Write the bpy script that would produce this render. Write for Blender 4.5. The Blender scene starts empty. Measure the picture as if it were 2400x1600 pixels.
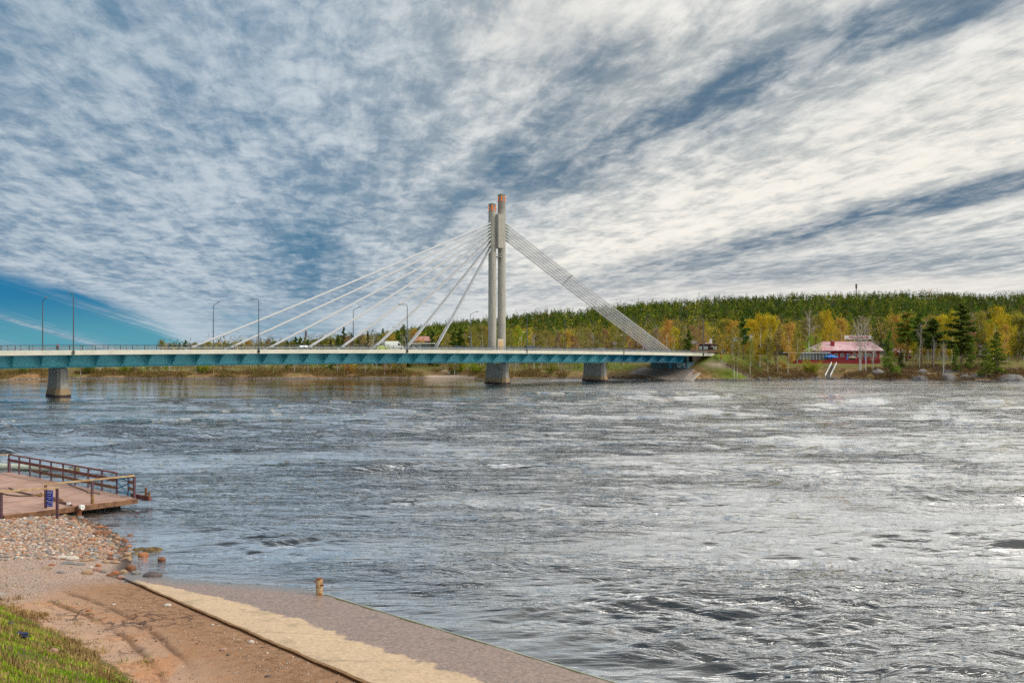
import bpy, math, random
import numpy as np
from mathutils import Vector, Matrix, Euler

S = bpy.context.scene
COL = S.collection
R = math.radians

# ------------------------------------------------------------------ camera
CAMZ, F, CX, HY = 10.4, 2133.0, 1200.0, 821.0      # photo pixels: focal length, centre column, horizon row
cam_d = bpy.data.cameras.new('camera'); cam = bpy.data.objects.new('camera', cam_d); COL.objects.link(cam)
cam.location = (0, 0, CAMZ); cam.rotation_euler = (R(90), 0, 0)
cam_d.sensor_width = 36; cam_d.lens = 36 * F / 2400.0
cam_d.shift_y = (HY - 800) / 2400.0
cam_d.clip_start = 0.5; cam_d.clip_end = 9000
S.camera = cam
S.view_settings.view_transform = 'Standard'; S.view_settings.look = 'None'
S.view_settings.exposure = 0.35; S.view_settings.gamma = 1
S.cycles.max_bounces = 6; S.cycles.diffuse_bounces = 3; S.cycles.glossy_bounces = 3
S.cycles.transmission_bounces = 2; S.cycles.transparent_max_bounces = 4
S.cycles.use_denoising = False

# ------------------------------------------------------------------ sun
SUN_AZ, SUN_EL = 104.0, 36.0       # degrees right of the view, above the horizon
sun_d = bpy.data.lights.new('sun', 'SUN'); sun = bpy.data.objects.new('sun', sun_d); COL.objects.link(sun)
sun_d.energy = 1.5; sun_d.angle = R(14); sun_d.color = (1.0, 0.93, 0.82)
sd = Vector((math.sin(R(SUN_AZ)) * math.cos(R(SUN_EL)), math.cos(R(SUN_AZ)) * math.cos(R(SUN_EL)), math.sin(R(SUN_EL))))
sun.rotation_euler = sd.to_track_quat('Z', 'Y').to_euler()

# ------------------------------------------------------------------ world
class V:
    """tiny expression wrapper round shader math nodes"""
    nt = None
    def __init__(s, o): s.o = o
    @staticmethod
    def m(op, a, b=None, c=None, clamp=False):
        n = V.nt.nodes.new('ShaderNodeMath'); n.operation = op; n.use_clamp = clamp
        for k, q in enumerate((a, b, c)):
            if q is None: continue
            if isinstance(q, V): V.nt.links.new(q.o, n.inputs[k])
            else: n.inputs[k].default_value = q
        return V(n.outputs[0])
    def __add__(a, b): return V.m('ADD', a, b)
    __radd__ = __add__
    def __mul__(a, b): return V.m('MULTIPLY', a, b)
    __rmul__ = __mul__
    def __sub__(a, b): return V.m('SUBTRACT', a, b)
    def __rsub__(a, b): return V.m('SUBTRACT', b, a)
    def __truediv__(a, b): return V.m('DIVIDE', a, b)
def vexp(a): return V.m('EXPONENT', a)
def vmax(a, b): return V.m('MAXIMUM', a, b)
def vmin(a, b): return V.m('MINIMUM', a, b)
def sstep(a, lo, hi, olo=0.0, ohi=1.0):
    n = V.nt.nodes.new('ShaderNodeMapRange'); n.interpolation_type = 'SMOOTHSTEP'
    V.nt.links.new(a.o, n.inputs[0])
    for k, q in enumerate((lo, hi, olo, ohi)): n.inputs[k + 1].default_value = q
    return V(n.outputs[0])
def comb(x, y, z=0.0):
    n = V.nt.nodes.new('ShaderNodeCombineXYZ')
    for k, q in enumerate((x, y, z)):
        if isinstance(q, V): V.nt.links.new(q.o, n.inputs[k])
        else: n.inputs[k].default_value = q
    return n.outputs[0]
def vnoise(vec, scale, detail=4.0, rough=0.55, dist=0.0, lac=2.0):
    n = V.nt.nodes.new('ShaderNodeTexNoise'); n.inputs['Scale'].default_value = scale
    n.inputs['Detail'].default_value = detail; n.inputs['Roughness'].default_value = rough
    n.inputs['Distortion'].default_value = dist; n.inputs['Lacunarity'].default_value = lac
    V.nt.links.new(vec, n.inputs['Vector'])
    return V(n.outputs[0])
def mixc(f, a, b, mode='MIX'):
    n = V.nt.nodes.new('ShaderNodeMix'); n.data_type = 'RGBA'; n.blend_type = mode
    if isinstance(f, V): V.nt.links.new(f.o, n.inputs[0])
    else: n.inputs[0].default_value = f
    for k, q in ((6, a), (7, b)):
        if isinstance(q, (tuple, list)): n.inputs[k].default_value = (*q[:3], 1)
        else: V.nt.links.new(q, n.inputs[k])
    return n.outputs[2]

world = bpy.data.worlds.new("World"); S.world = world; world.use_nodes = True
nt = world.node_tree; V.nt = nt
for n in list(nt.nodes): nt.nodes.remove(n)
out = nt.nodes.new('ShaderNodeOutputWorld'); bg = nt.nodes.new('ShaderNodeBackground'); bg.inputs[1].default_value = 0.1
nt.links.new(bg.outputs[0], out.inputs[0])
sky = nt.nodes.new('ShaderNodeTexSky'); sky.sky_type = 'NISHITA'; sky.sun_disc = False
sky.sun_elevation = R(SUN_EL); sky.sun_rotation = R(SUN_AZ)
tc = nt.nodes.new('ShaderNodeTexCoord'); sep = nt.nodes.new('ShaderNodeSeparateXYZ'); nt.links.new(tc.outputs['Generated'], sep.inputs[0])
dx, dy, dz = V(sep.outputs[0]), V(sep.outputs[1]), V(sep.outputs[2])
az = V.m('ARCTAN2', dx, dy); el = V.m('ARCSINE', dz)
zz = vmax(dz, 0.0) + 0.045
px_, py_ = dx / zz, dy / zz
a0 = R(-11.0)
along = px_ * math.sin(a0) + py_ * math.cos(a0)
across = px_ * math.cos(a0) - py_ * math.sin(a0)
cvec = comb(across, along * 0.50)
cvec2 = comb(across, along * 0.22, 3.7)
big = vnoise(cvec2, 0.55, 4, 0.5)
med = vnoise(cvec, 2.6, 8, 0.62, 0.25)
fine = vnoise(cvec, 8.5, 7, 0.68, 0.3)
strk = vnoise(comb(across * 1.9, along * 0.15, 1.3), 2.4, 8, 0.66, 0.25)
wob = vnoise(comb(az * 9.0, el * 14.0, 5.0), 1.0, 4, 0.6)          # ragged edges for the large patches
wob2 = vnoise(comb(az * 9.0, el * 14.0, 9.0), 1.0, 4, 0.6)
def blob(x, y, rx, ry, rot=0.0, wa=0.10, soft=1.0):
    A = math.atan((x - CX) / F); E = math.atan((HY - y) / math.hypot(F, x - CX))
    c, s = math.cos(R(rot)), math.sin(R(rot))
    da = az - A + (wob - 0.5) * wa; de = el - E + (wob2 - 0.5) * wa * 0.7
    u = (da * c + de * s) / (rx / F); v = (de * c - da * s) / (ry / F)
    return vexp(V.m('MULTIPLY', u * u + v * v, -soft))
tex = med * 0.32 + fine * 0.40 + strk * 0.28
lit = sstep(tex + (big - 0.5) * 0.12, 0.39, 0.61)
warm = sstep(az, R(-17), R(9))                 # brighter, creamier cloud towards the sun's side
dark_c = mixc(warm, (0.15, 0.25, 0.36), (0.33, 0.375, 0.40))
lite_c = mixc(warm, (0.50, 0.57, 0.63), (0.82, 0.81, 0.77))
cloud = mixc(lit, dark_c, lite_c)
glow = blob(2150, 380, 620, 130, 13, 0.05) + blob(1500, 560, 360, 70, 14, 0.05) * 0.8 + blob(1300, 60, 240, 110, 0) * 0.5 + blob(2350, 190, 300, 60, 18) * 0.6 + blob(1850, 440, 400, 60, 14) * 0.5
# veiled sun's bright cloud, added high right out of view to brighten the water
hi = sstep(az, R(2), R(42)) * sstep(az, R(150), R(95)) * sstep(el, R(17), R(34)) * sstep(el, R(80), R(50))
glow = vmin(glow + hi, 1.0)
cloud = mixc(glow * sstep(tex, 0.38, 0.58, 0.30, 0.92), cloud, (0.89, 0.85, 0.775))
shade = vmin(blob(1480, 325, 250, 48, 20) * 1.1 + blob(1720, 215, 230, 60, 24) * 0.9 + blob(2020, 70, 190, 55, 12) * 1.0 + blob(2260, 15, 200, 45, 10) + blob(1340, 130, 110, 130, 60, 0.16) * 0.6
             + blob(1230, 330, 260, 50, 42, 0.14) * 0.6 + blob(720, 640, 110, 130, -25, 0.05) * 0.75 + blob(2180, 470, 330, 22, 11, 0.03) * 0.95 + blob(1760, 575, 330, 26, 10, 0.03) * 0.75 + blob(2350, 440, 200, 22, 14, 0.03)*0.6
             + blob(1800, 640, 520, 36, 3, 0.03) * 0.6 + blob(1180, 420, 200, 80, 40) * 0.4 + blob(60, 40, 260, 120, 0) * 0.35 + blob(760, 520, 90, 60, 40) * 0.4, 1.0)
cloud = mixc(shade * sstep(tex, 0.66, 0.40, 0.42, 1.0), cloud, mixc(warm, (0.06, 0.18, 0.30), (0.095, 0.165, 0.245)))
haze = vmin(blob(1150, 745, 500, 40, 0, 0.02) * 0.75 + blob(2150, 672, 520, 22, 0, 0.02) * 0.8 + blob(420, 770, 130, 60, -20, 0.03) * 0.6, 1.0)
cloud = mixc(haze, cloud, mixc(warm, (0.50, 0.59, 0.66), (0.80, 0.76, 0.71)))
# clear gap low on the left with thin cirrus in it
gap = vmin(blob(-60, 700, 300, 58, -19, 0.03) * 1.3 + blob(190, 735, 190, 40, -19, 0.03) * 0.8 + blob(-150, 810, 360, 60, 0, 0.03) * 0.9 + blob(620, 745, 240, 50, -10, 0.04) * 0.42, 1.0)
cir = sstep(vnoise(comb(az * 3.0 + el * 8.0, el * 46.0 + az * 15.0, 2.0), 1.0, 5, 0.6, 0.7), 0.45, 0.60)
gapf = sstep(gap + (strk - 0.5) * 0.9 + (fine - 0.5) * 0.3, 0.22, 0.78) * (1.0 - cir * sstep(el, R(3.6), R(0.8), 0.15, 0.78))
clear = mixc(sstep(el, R(0.2), R(3.4)), (0.10, 0.34, 0.44), (0.002, 0.125, 0.31))
clear = mixc(0.12, clear, sky.outputs[0], 'MIX') if False else clear
skyc = mixc(1.0, sky.outputs[0], (0.02, 0.07, 0.10), 'MULTIPLY')
clear = mixc(0.2, clear, skyc)
final = mixc(gapf, cloud, clear)
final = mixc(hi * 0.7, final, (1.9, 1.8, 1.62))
up = sstep(el, R(21), R(34)) * sstep(el, R(85), R(55))  # unseen sky above the view, brightened so the water reflects more light
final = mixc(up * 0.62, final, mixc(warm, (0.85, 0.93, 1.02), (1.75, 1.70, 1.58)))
sc = nt.nodes.new('ShaderNodeVectorMath'); sc.operation = 'SCALE'; nt.links.new(final, sc.inputs[0]); sc.inputs[3].default_value = 8.4
nt.links.new(sc.outputs[0], bg.inputs[0])

# ------------------------------------------------------------------ material helpers
MATS = {}
def mat(name, color, rough=0.7, noise=None, metal=0.0, bump=None, spec=None, emit=None):
    """noise = (scale, colour2, contrast lo, hi); bump = (scale, strength, distance)"""
    if name in MATS: return MATS[name]
    m = bpy.data.materials.new(name); m.use_nodes = True; t = m.node_tree; V.nt = t
    b = t.nodes['Principled BSDF']; b.inputs['Roughness'].default_value = rough; b.inputs['Metallic'].default_value = metal
    b.inputs['Base Color'].default_value = (*color, 1)
    if spec is not None: b.inputs['Specular IOR Level'].default_value = spec
    g = t.nodes.new('ShaderNodeTexCoord').outputs['Object']
    if noise:
        sc_, c2, lo, hi = noise
        f = sstep(vnoise(g, sc_, 6, 0.65), lo, hi)
        t.links.new(mixc(f, color, c2), b.inputs['Base Color'])
    if bump:
        nn = vnoise(g, bump[0], 5, 0.6); bn = t.nodes.new('ShaderNodeBump'); bn.inputs['Strength'].default_value = bump[1]
        bn.inputs['Distance'].default_value = bump[2]; t.links.new(nn.o, bn.inputs['Height']); t.links.new(bn.outputs[0], b.inputs['Normal'])
    if emit:
        b.inputs['Emission Color'].default_value = (*emit[0], 1); b.inputs['Emission Strength'].default_value = emit[1]
    MATS[name] = m; return m

def leafmat(name, attr=None, trans=0.35, vary=0.35):
    """foliage: the object's own colour (or a per-tree attribute) with light and dark leaf clumps"""
    m = bpy.data.materials.new(name); m.use_nodes = True; t = m.node_tree; V.nt = t
    t.nodes.remove(t.nodes['Principled BSDF'])
    o = t.nodes['Material Output']
    if attr:
        a = t.nodes.new('ShaderNodeAttribute'); a.attribute_name = attr; col = a.outputs['Color']
    else:
        a = t.nodes.new('ShaderNodeObjectInfo'); col = a.outputs['Color']
    geo = t.nodes.new('ShaderNodeNewGeometry')
    tcn = t.nodes.new('ShaderNodeTexCoord')
    f = sstep(vnoise(tcn.outputs['Object'], 0.9, 3, 0.6), 0.35, 0.65, 1.0 - vary, 1.0 + vary * 0.8)
    rn = V(geo.outputs['Random Per Island']) * 0.5 + 0.75
    sc_ = t.nodes.new('ShaderNodeVectorMath'); sc_.operation = 'SCALE'; t.links.new(col, sc_.inputs[0]); t.links.new((f * rn).o, sc_.inputs[3])
    d = t.nodes.new('ShaderNodeBsdfDiffuse'); tr = t.nodes.new('ShaderNodeBsdfTranslucent'); mx = t.nodes.new('ShaderNodeMixShader')
    mx.inputs[0].default_value = trans
    for q in (d, tr): t.links.new(sc_.outputs[0], q.inputs[0])
    t.links.new(d.outputs[0], mx.inputs[1]); t.links.new(tr.outputs[0], mx.inputs[2]); t.links.new(mx.outputs[0], o.inputs[0])
    MATS[name] = m; return m

# ------------------------------------------------------------------ mesh helpers
def np_mesh(name, verts, faces, m=None, smooth=False):
    verts = np.asarray(verts, dtype=np.float32); faces = np.asarray(faces, dtype=np.int32)
    me = bpy.data.meshes.new(name)
    me.vertices.add(len(verts)); me.vertices.foreach_set('co', verts.ravel())
    k = faces.shape[1]
    me.loops.add(faces.size); me.loops.foreach_set('vertex_index', faces.ravel())
    me.polygons.add(len(faces)); me.polygons.foreach_set('loop_start', np.arange(0, faces.size, k, dtype=np.int32))
    me.polygons.foreach_set('loop_total', np.full(len(faces), k, dtype=np.int32))
    if smooth: me.polygons.foreach_set('use_smooth', np.ones(len(faces), dtype=bool))
    if m: me.materials.append(m)
    me.update(); me.validate()
    return me
def add_attr(me, name, arr, typ='FLOAT'):
    a = me.attributes.new(name, typ, 'POINT')
    if typ == 'FLOAT': a.data.foreach_set('value', np.asarray(arr, dtype=np.float32).ravel())
    else:
        arr = np.asarray(arr, dtype=np.float32)
        if arr.shape[1] == 3: arr = np.concatenate([arr, np.ones((len(arr), 1), np.float32)], 1)
        a.data.foreach_set('color', arr.ravel())
class MB:
    def __init__(s): s.v = []; s.f = []
    def add(s, vs, fs):
        o = len(s.v); s.v += [tuple(p) for p in vs]; s.f += [tuple(o + i for i in q) for q in fs]; return s
    def box(s, c, d, rz=0.0, rx=0.0, ry=0.0):
        M = Euler((rx, ry, rz)).to_matrix(); h = Vector(d) / 2
        vs = [Vector(c) + M @ Vector((a * h.x, b * h.y, e * h.z)) for a in (-1, 1) for b in (-1, 1) for e in (-1, 1)]
        return s.add(vs, [(0, 1, 3, 2), (4, 6, 7, 5), (0, 4, 5, 1), (2, 3, 7, 6), (0, 2, 6, 4), (1, 5, 7, 3)])
    def beam(s, p, q, w, h, up=(0, 0, 1)):
        p, q = Vector(p), Vector(q); d = (q - p).normalized(); u = Vector(up)
        if abs(d.dot(u)) > 0.98: u = Vector((1, 0, 0))
        a = d.cross(u).normalized() * w / 2; b = a.cross(d).normalized() * h / 2
        vs = [e + x * a + y * b for e in (p, q) for x, y in ((-1, -1), (1, -1), (1, 1), (-1, 1))]
        return s.add(vs, [(3, 2, 1, 0), (4, 5, 6, 7), (0, 1, 5, 4), (1, 2, 6, 5), (2, 3, 7, 6), (3, 0, 4, 7)])
    def path(s, pts, rs, n=8, cap=True):
        pts = [Vector(p) for p in pts]
        if not isinstance(rs, (list, tuple)): rs = [rs] * len(pts)
        ref = Vector((0, 0, 1)); rings = []; o = len(s.v)
        for k, p in enumerate(pts):
            d = (pts[min(k + 1, len(pts) - 1)] - pts[max(k - 1, 0)]).normalized()
            a = d.cross(ref if abs(d.dot(ref)) < 0.97 else Vector((0, 1, 0))).normalized(); b = d.cross(a).normalized()
            for j in range(n):
                t = 2 * math.pi * j / n; s.v.append(tuple(p + rs[k] * (math.cos(t) * a + math.sin(t) * b)))
        for k in range(len(pts) - 1):
            for j in range(n):
                s.f.append((o + k * n + j, o + k * n + (j + 1) % n, o + (k + 1) * n + (j + 1) % n, o + (k + 1) * n + j))
        if cap:
            s.f.append(tuple(o + j for j in range(n))); s.f.append(tuple(o + (len(pts) - 1) * n + j for j in reversed(range(n))))
        return s
    def tube(s, p, q, r0, r1=None, n=8): return s.path([p, q], [r0, r0 if r1 is None else r1], n)
    def loft(s, rings, cap=True):
        o = len(s.v); n = len(rings[0])
        for r in rings: s.v += [tuple(p) for p in r]
        for k in range(len(rings) - 1):
            for j in range(n): s.f.append((o + k * n + j, o + k * n + (j + 1) % n, o + (k + 1) * n + (j + 1) % n, o + (k + 1) * n + j))
        if cap: s.f.append(tuple(o + j for j in reversed(range(n)))); s.f.append(tuple(o + (len(rings) - 1) * n + j for j in range(n)))
        return s
    def prism(s, poly, axis_a, axis_b, ext, o=(0, 0, 0)):
        """poly in plane (a, b), extruded along ext"""
        A, B, E, O = Vector(axis_a), Vector(axis_b), Vector(ext), Vector(o); n = len(poly)
        vs = [O + A * x + B * y for x, y in poly] + [O + A * x + B * y + E for x, y in poly]
        return s.add(vs, [tuple(range(n))[::-1], tuple(range(n, 2 * n))] + [(j, (j + 1) % n, n + (j + 1) % n, n + j) for j in range(n)])
    def mesh(s, name, m, smooth=False, bevel=0.0):
        me = bpy.data.meshes.new(name); me.from_pydata(s.v, [], s.f)
        for q in (m if isinstance(m, (list, tuple)) else [m]): me.materials.append(q)
        import bmesh
        b = bmesh.new(); b.from_mesh(me); bmesh.ops.recalc_face_normals(b, faces=b.faces)
        if bevel: bmesh.ops.bevel(b, geom=[e for e in b.edges if e.is_manifold and e.calc_face_angle(0) > 0.6], offset=bevel, segments=1, affect='EDGES')
        b.to_mesh(me); b.free()
        if smooth:
            me.shade_smooth(); me.set_sharp_from_angle(angle=R(35))
        me.update(); return me
    def obj(s, name, m, parent=None, smooth=False, bevel=0.0, local=False):
        return link(name, s.mesh(name, m, smooth, bevel), parent, local)
def link(name, me, parent=None, local=False):
    o = bpy.data.objects.new(name, me); COL.objects.link(o)
    if parent is not None:
        o.parent = parent
        if not local and parent.type == 'EMPTY': o.matrix_parent_inverse = Matrix.Translation(-parent.location)
    return o
def tag(o, label=None, cat=None, group=None, kind=None):
    if label: o['label'] = label
    if cat: o['category'] = cat
    if group: o['group'] = group
    if kind: o['kind'] = kind
    return o
def thing(name, label, cat, loc=(0, 0, 0), group=None, rz=0.0):
    o = bpy.data.objects.new(name, None); COL.objects.link(o); o.location = loc; o.rotation_euler = (0, 0, rz)
    o.empty_display_size = 0.3
    return tag(o, label, cat, group)
def dup(root, loc=None, rz=None, label=None, group=None, scale=None):
    def cp(o, par):
        c = o.copy(); COL.objects.link(c)
        if par is not None: c.parent = par
        for ch in list(o.children): cp(ch, c)
        return c
    r = cp(root, None)
    if loc is not None: r.location = loc
    if rz is not None: r.rotation_euler = (0, 0, rz)
    if scale is not None: r.scale = scale if isinstance(scale, tuple) else (scale,) * 3
    if label: r['label'] = label
    if group: r['group'] = group
    return r
def text_mesh(body, size, m, name='lettering', bold=0.0, extrude=0.02):
    c = bpy.data.curves.new('t', 'FONT'); c.body = body; c.size = size; c.align_x = 'CENTER'; c.align_y = 'CENTER'; c.extrude = extrude; c.offset = bold
    c.space_line = 1.1
    o = bpy.data.objects.new('t', c); COL.objects.link(o)
    dg = bpy.context.evaluated_depsgraph_get(); me = bpy.data.meshes.new_from_object(o.evaluated_get(dg))
    bpy.data.objects.remove(o); bpy.data.curves.remove(c); me.name = name; me.materials.clear(); me.materials.append(m); return me
ORD = ['first','second','third','fourth','fifth','sixth','seventh','eighth','ninth','tenth','eleventh','twelfth','thirteenth','fourteenth','fifteenth','sixteenth','seventeenth','eighteenth','nineteenth','twentieth']
def ordn(k):
    if k < 20: return ORD[k]
    t = {2: 'twenty', 3: 'thirty', 4: 'forty', 5: 'fifty', 6: 'sixty', 7: 'seventy', 8: 'eighty', 9: 'ninety'}
    k += 1
    return (t[k // 10] + '-' + ORD[k % 10 - 1]) if k % 10 else t[k // 10][:-1] + 'ieth'

# ------------------------------------------------------------------ numpy noise
def vnoise2(x, y, seed=0):
    rs = np.random.RandomState(seed); T = rs.rand(256, 256).astype(np.float32)
    xi = np.floor(x).astype(int); yi = np.floor(y).astype(int); fx = x - xi; fy = y - yi
    fx = fx * fx * (3 - 2 * fx); fy = fy * fy * (3 - 2 * fy)
    g = lambda a, b: T[a % 256, b % 256]
    return (g(xi, yi) * (1 - fx) + g(xi + 1, yi) * fx) * (1 - fy) + (g(xi, yi + 1) * (1 - fx) + g(xi + 1, yi + 1) * fx) * fy
def fbm(x, y, oct=4, seed=0, gain=0.5):
    t = 0; a = 1; n = 0
    for k in range(oct):
        t = t + a * vnoise2(x * 2 ** k + 17.3 * k, y * 2 ** k + 9.1 * k, seed + k); n += a; a *= gain
    return t / n
def smst(x, a, b):
    t = np.clip((x - a) / (b - a), 0, 1); return t * t * (3 - 2 * t)

# ------------------------------------------------------------------ bridge frame
U = Vector((0.7807, 0.6250, 0)); NA = Vector((-0.6250, 0.7807, 0)); B0 = Vector((-95.0, 197.1, 0)); SP = 42.0
def deckz(s): i = s / SP; return 10.68 - 0.102 * (i - 1.5) ** 2
def BP(s, w, dz=0.0, z=None):
    p = B0 + U * s + NA * w; p.z = (deckz(s) + dz) if z is None else z; return p
def bs(px, w=0.0):
    """distance along the bridge at which the line w metres in from its near edge is seen in photo column px"""
    k = (px - CX) / F; o = B0 + NA * w
    return (k * o.y - o.x) / (U.x - k * U.y)

# ------------------------------------------------------------------ terrain
SHX = np.array([-700, -400, -178, -166, -94, -48, -19, -10, 16, 34, 48, 58, 66, 80, 118, 142, 172, 260, 420, 900])
SHY = np.array([250, 285, 316, 340, 337, 341, 341, 327, 335, 331, 326, 322, 325, 326, 326, 313, 307, 296, 270, 240])
def shoreY(x): return np.interp(x, SHX, SHY)
RPX = np.array([-800, 0, 380, 700, 800, 900, 960, 1080, 1200, 1330, 1500, 1600, 1700, 1900, 2100, 2400, 3000, 4000])
RPY = np.array([812, 812, 808, 796, 786, 772, 762, 744, 731, 721, 705, 698, 692, 686, 683, 686, 700, 740])
def far_h(x, y):
    x = np.asarray(x, float); y = np.asarray(y, float)
    d = y - shoreY(x) + (fbm(x / 9, y / 9, 3, 5) - 0.5) * 2.5
    zl = np.interp(d, [-40, -4, 0, 3, 14, 40, 120, 300], [-3, -.7, 0, .8, 2.3, 3.4, 5.0, 6])
    zr = np.interp(d, [-40, -4, 0, 3, 9, 26, 60, 150, 300], [-3, -.7, 0, .9, 1.6, 5.3, 6.0, 7.5, 8])
    f = smst(x, 20, 62)
    z = zl * (1 - f) + zr * f
    z = z + (fbm(x / 14, y / 14, 3, 11) - 0.5) * 1.2 * smst(d, 2, 12)
    px = CX + F * x / np.maximum(y, 50)
    YR = 1350.0
    top = CAMZ + (HY - np.interp(px, RPX, RPY)) * YR / F - 12.5
    t = np.clip((y - 400) / (YR - 400), 0, 1)
    hill = np.maximum(top - 7, 0) * (t ** 1.15) * (1.0 + 0.10 * (fbm(x / 150, y / 150, 3, 3) - .5))
    hill = hill * (1 - 0.9 * smst(y, YR, YR + 900))
    z = z + hill
    # approach embankment behind the bridge's far end
    s = (x - B0.x) * U.x + (y - B0.y) * U.y; w = (x - B0.x) * NA.x + (y - B0.y) * NA.y
    A = np.interp(s, [216, 300, 420], [9.05, 8.0, 6.5])
    emb = A - np.maximum(0, np.maximum(-w - 0.5, w - 24.5)) / 1.3 - np.maximum(0, 216.5 - s) / 2.1
    emb = np.where((s < 460), emb, -50)
    return np.maximum(z, emb)
def fz(x, y): return float(far_h(np.array([x]), np.array([y]))[0])
def at(px, Y, dz=0.0):
    x = (px - CX) / F * Y; return Vector((x, Y, fz(x, Y) + dz))
def far_hit(px, py):
    """where the line of sight through a photo pixel meets the far bank"""
    k = (py - HY) / F; u = (px - CX) / F
    Y = np.arange(300, 900, 0.5); z = far_h(u * Y, Y); r = CAMZ - k * Y
    h = np.nonzero(z >= r)[0]; y = Y[h[0]] if len(h) else 400.0
    return Vector((u * y, y, fz(u * y, y)))

# near bank
NS = np.array([(-80, 72), (-52, 64), (-40, 61.5), (-31, 59.5), (-27.8, 57.8), (-23.9, 53.6), (-20.9, 49.6), (-19.3, 46.6), (-18.0, 42.2), (-8.6, 39.3), (-5.9, 37.0), (-1.5, 31.6), (3.0, 26.6), (9, 18.5), (20, 6), (30, -20)], float)
def near_s(x, y):
    """distance inland (positive) from the near waterline"""
    x = np.asarray(x, float); y = np.asarray(y, float)
    best = np.full(x.shape, 1e9); sg = np.ones(x.shape)
    for k in range(len(NS) - 1):
        a, b = NS[k], NS[k + 1]; d = b - a; L = d @ d
        t = np.clip(((x - a[0]) * d[0] + (y - a[1]) * d[1]) / L, 0, 1)
        ex = x - a[0] - t * d[0]; ey = y - a[1] - t * d[1]; q = np.hypot(ex, ey)
        cr = d[0] * (y - a[1]) - d[1] * (x - a[0])
        m = q < best; best = np.where(m, q, best); sg = np.where(m, np.where(cr < 0, 1.0, -1.0), sg)
    return best * sg
def grass_e(x, y): return (x + 17.9) * -0.703 + (y - 33.2) * -0.711
def ramp_z(x, y): return 0.085 * ((x + 8.6) * -0.29 + (y - 39.3) * -0.957)
RO = (Vector((-8.9, 39.6, 0)), Vector((3.2, 26.0, 0)))      # ramp outer (river) edge
RI = (Vector((-18.1, 42.0, 0)), Vector((-3.6, 25.2, 0)))    # ramp inner edge
def near_h(x, y):
    s = near_s(x, y); e = grass_e(x, y)
    z = np.where(s > 0, np.interp(s, [0, 1.5, 5, 12, 20, 40], [0, .16, .42, 1.0, 2.0, 4.2]), np.interp(s, [-30, -3, -.5, 0], [-5, -1.6, -.35, 0]))
    z = z + np.where(s > 0, 0.40 * np.maximum(e, 0) + 0.05 * smst(e, -1, .5), 0)
    z = z + smst(s, 0, 3) * ((fbm(x * .7, y * .7, 4, 21) - .5) * 0.22 + (fbm(x * 4, y * 4, 3, 25) - .5) * 0.05)
    z = z - 0.6 * smst(-s, 0.0, 0.4) * smst(x, -9, -7)
    # along the ramp the ground keeps just under its inner edge
    d = np.array([RI[1].x - RI[0].x, RI[1].y - RI[0].y]); L = math.hypot(*d)
    c = (d[0] * (y - RI[0].y) - d[1] * (x - RI[0].x)) / L          # >0 = river side of the inner edge
    t = ((x - RI[0].x) * d[0] + (y - RI[0].y) * d[1]) / L
    rz_ = ramp_z(x, y)
    k = smst(c, -3.5, -0.3) * smst(t, -1.5, 1.5) * np.where(x > -9, smst(s, -.5, 0.1), 1.0)
    z = z * (1 - k) + (rz_ - 0.11 - 0.25 * smst(c, -.05, 1.0)) * k
    return z
def nz(x, y): return float(near_h(np.array([float(x)]), np.array([float(y)]))[0])
def near_hit(px, py):
    k = (py - HY) / F; u = (px - CX) / F
    Y = np.arange(12, 90, 0.04); z = np.maximum(near_h(u * Y, Y), 0.0); r = CAMZ - k * Y
    h = np.nonzero(z >= r)[0]; y = Y[h[0]]
    return Vector((u * y, y, max(nz(u * y, y), 0.0)))
# ================================================================== TERRAIN
def grid_mesh(name, xs, ys, hf, m):
    X, Y = np.meshgrid(xs, ys); Z = hf(X.ravel(), Y.ravel())
    n = len(xs); idx = np.arange(len(xs) * len(ys)).reshape(len(ys), n)
    Fc = np.stack([idx[:-1, :-1], idx[:-1, 1:], idx[1:, 1:], idx[1:, :-1]], -1).reshape(-1, 4)
    return np_mesh(name, np.stack([X.ravel(), Y.ravel(), Z], 1), Fc, m, True), X.ravel(), Y.ravel(), Z

def attr_node(t, name):
    a = t.nodes.new('ShaderNodeAttribute'); a.attribute_name = name; return a
# far bank: grass, brown reed fringe at the water, stony toe on the right, road colour on the embankment
m = bpy.data.materials.new('bank_ground'); m.use_nodes = True; t = m.node_tree; V.nt = t
b = t.nodes['Principled BSDF']; b.inputs['Roughness'].default_value = 0.95; b.inputs['Specular IOR Level'].default_value = 0.1
g = t.nodes.new('ShaderNodeTexCoord').outputs['Object']
n1 = vnoise(g, 0.09, 6, 0.65); n2 = vnoise(g, 0.6, 6, 0.7); n3 = vnoise(g, 0.22, 6, 0.7, 1.0)
grass = mixc(sstep(n2, 0.35, 0.65), (0.12, 0.12, 0.03), (0.20, 0.155, 0.06))
grass = mixc(sstep(n1, 0.54, 0.68, 0, .8), grass, (0.13, 0.18, 0.025))
dry = mixc(sstep(n2, 0.4, 0.62), (0.17, 0.10, 0.045), (0.34, 0.21, 0.10))
dry = mixc(sstep(vnoise(g, 0.13, 5, .65), .5, .62, 0, .75), dry, (0.13, 0.14, 0.03))
dd = V(attr_node(t, 'd').outputs['Fac']); lft = V(attr_node(t, 'lawn').outputs['Fac'])
c = mixc(sstep(dd + (n3 - 0.5) * 30.0, 12.0, 24.0), dry, grass)
c = mixc(lft, c, mixc(sstep(n2, .35, .65), (0.10, 0.14, 0.015), (0.17, 0.20, 0.035)))
stone = mixc(sstep(vnoise(g, 1.8, 6, 0.8), 0.42, 0.6), (0.07, 0.055, 0.045), (0.30, 0.26, 0.23))
c = mixc(sstep(dd + (n3 - 0.5) * 3.0, 2.6, 0.8), c, stone)
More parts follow.
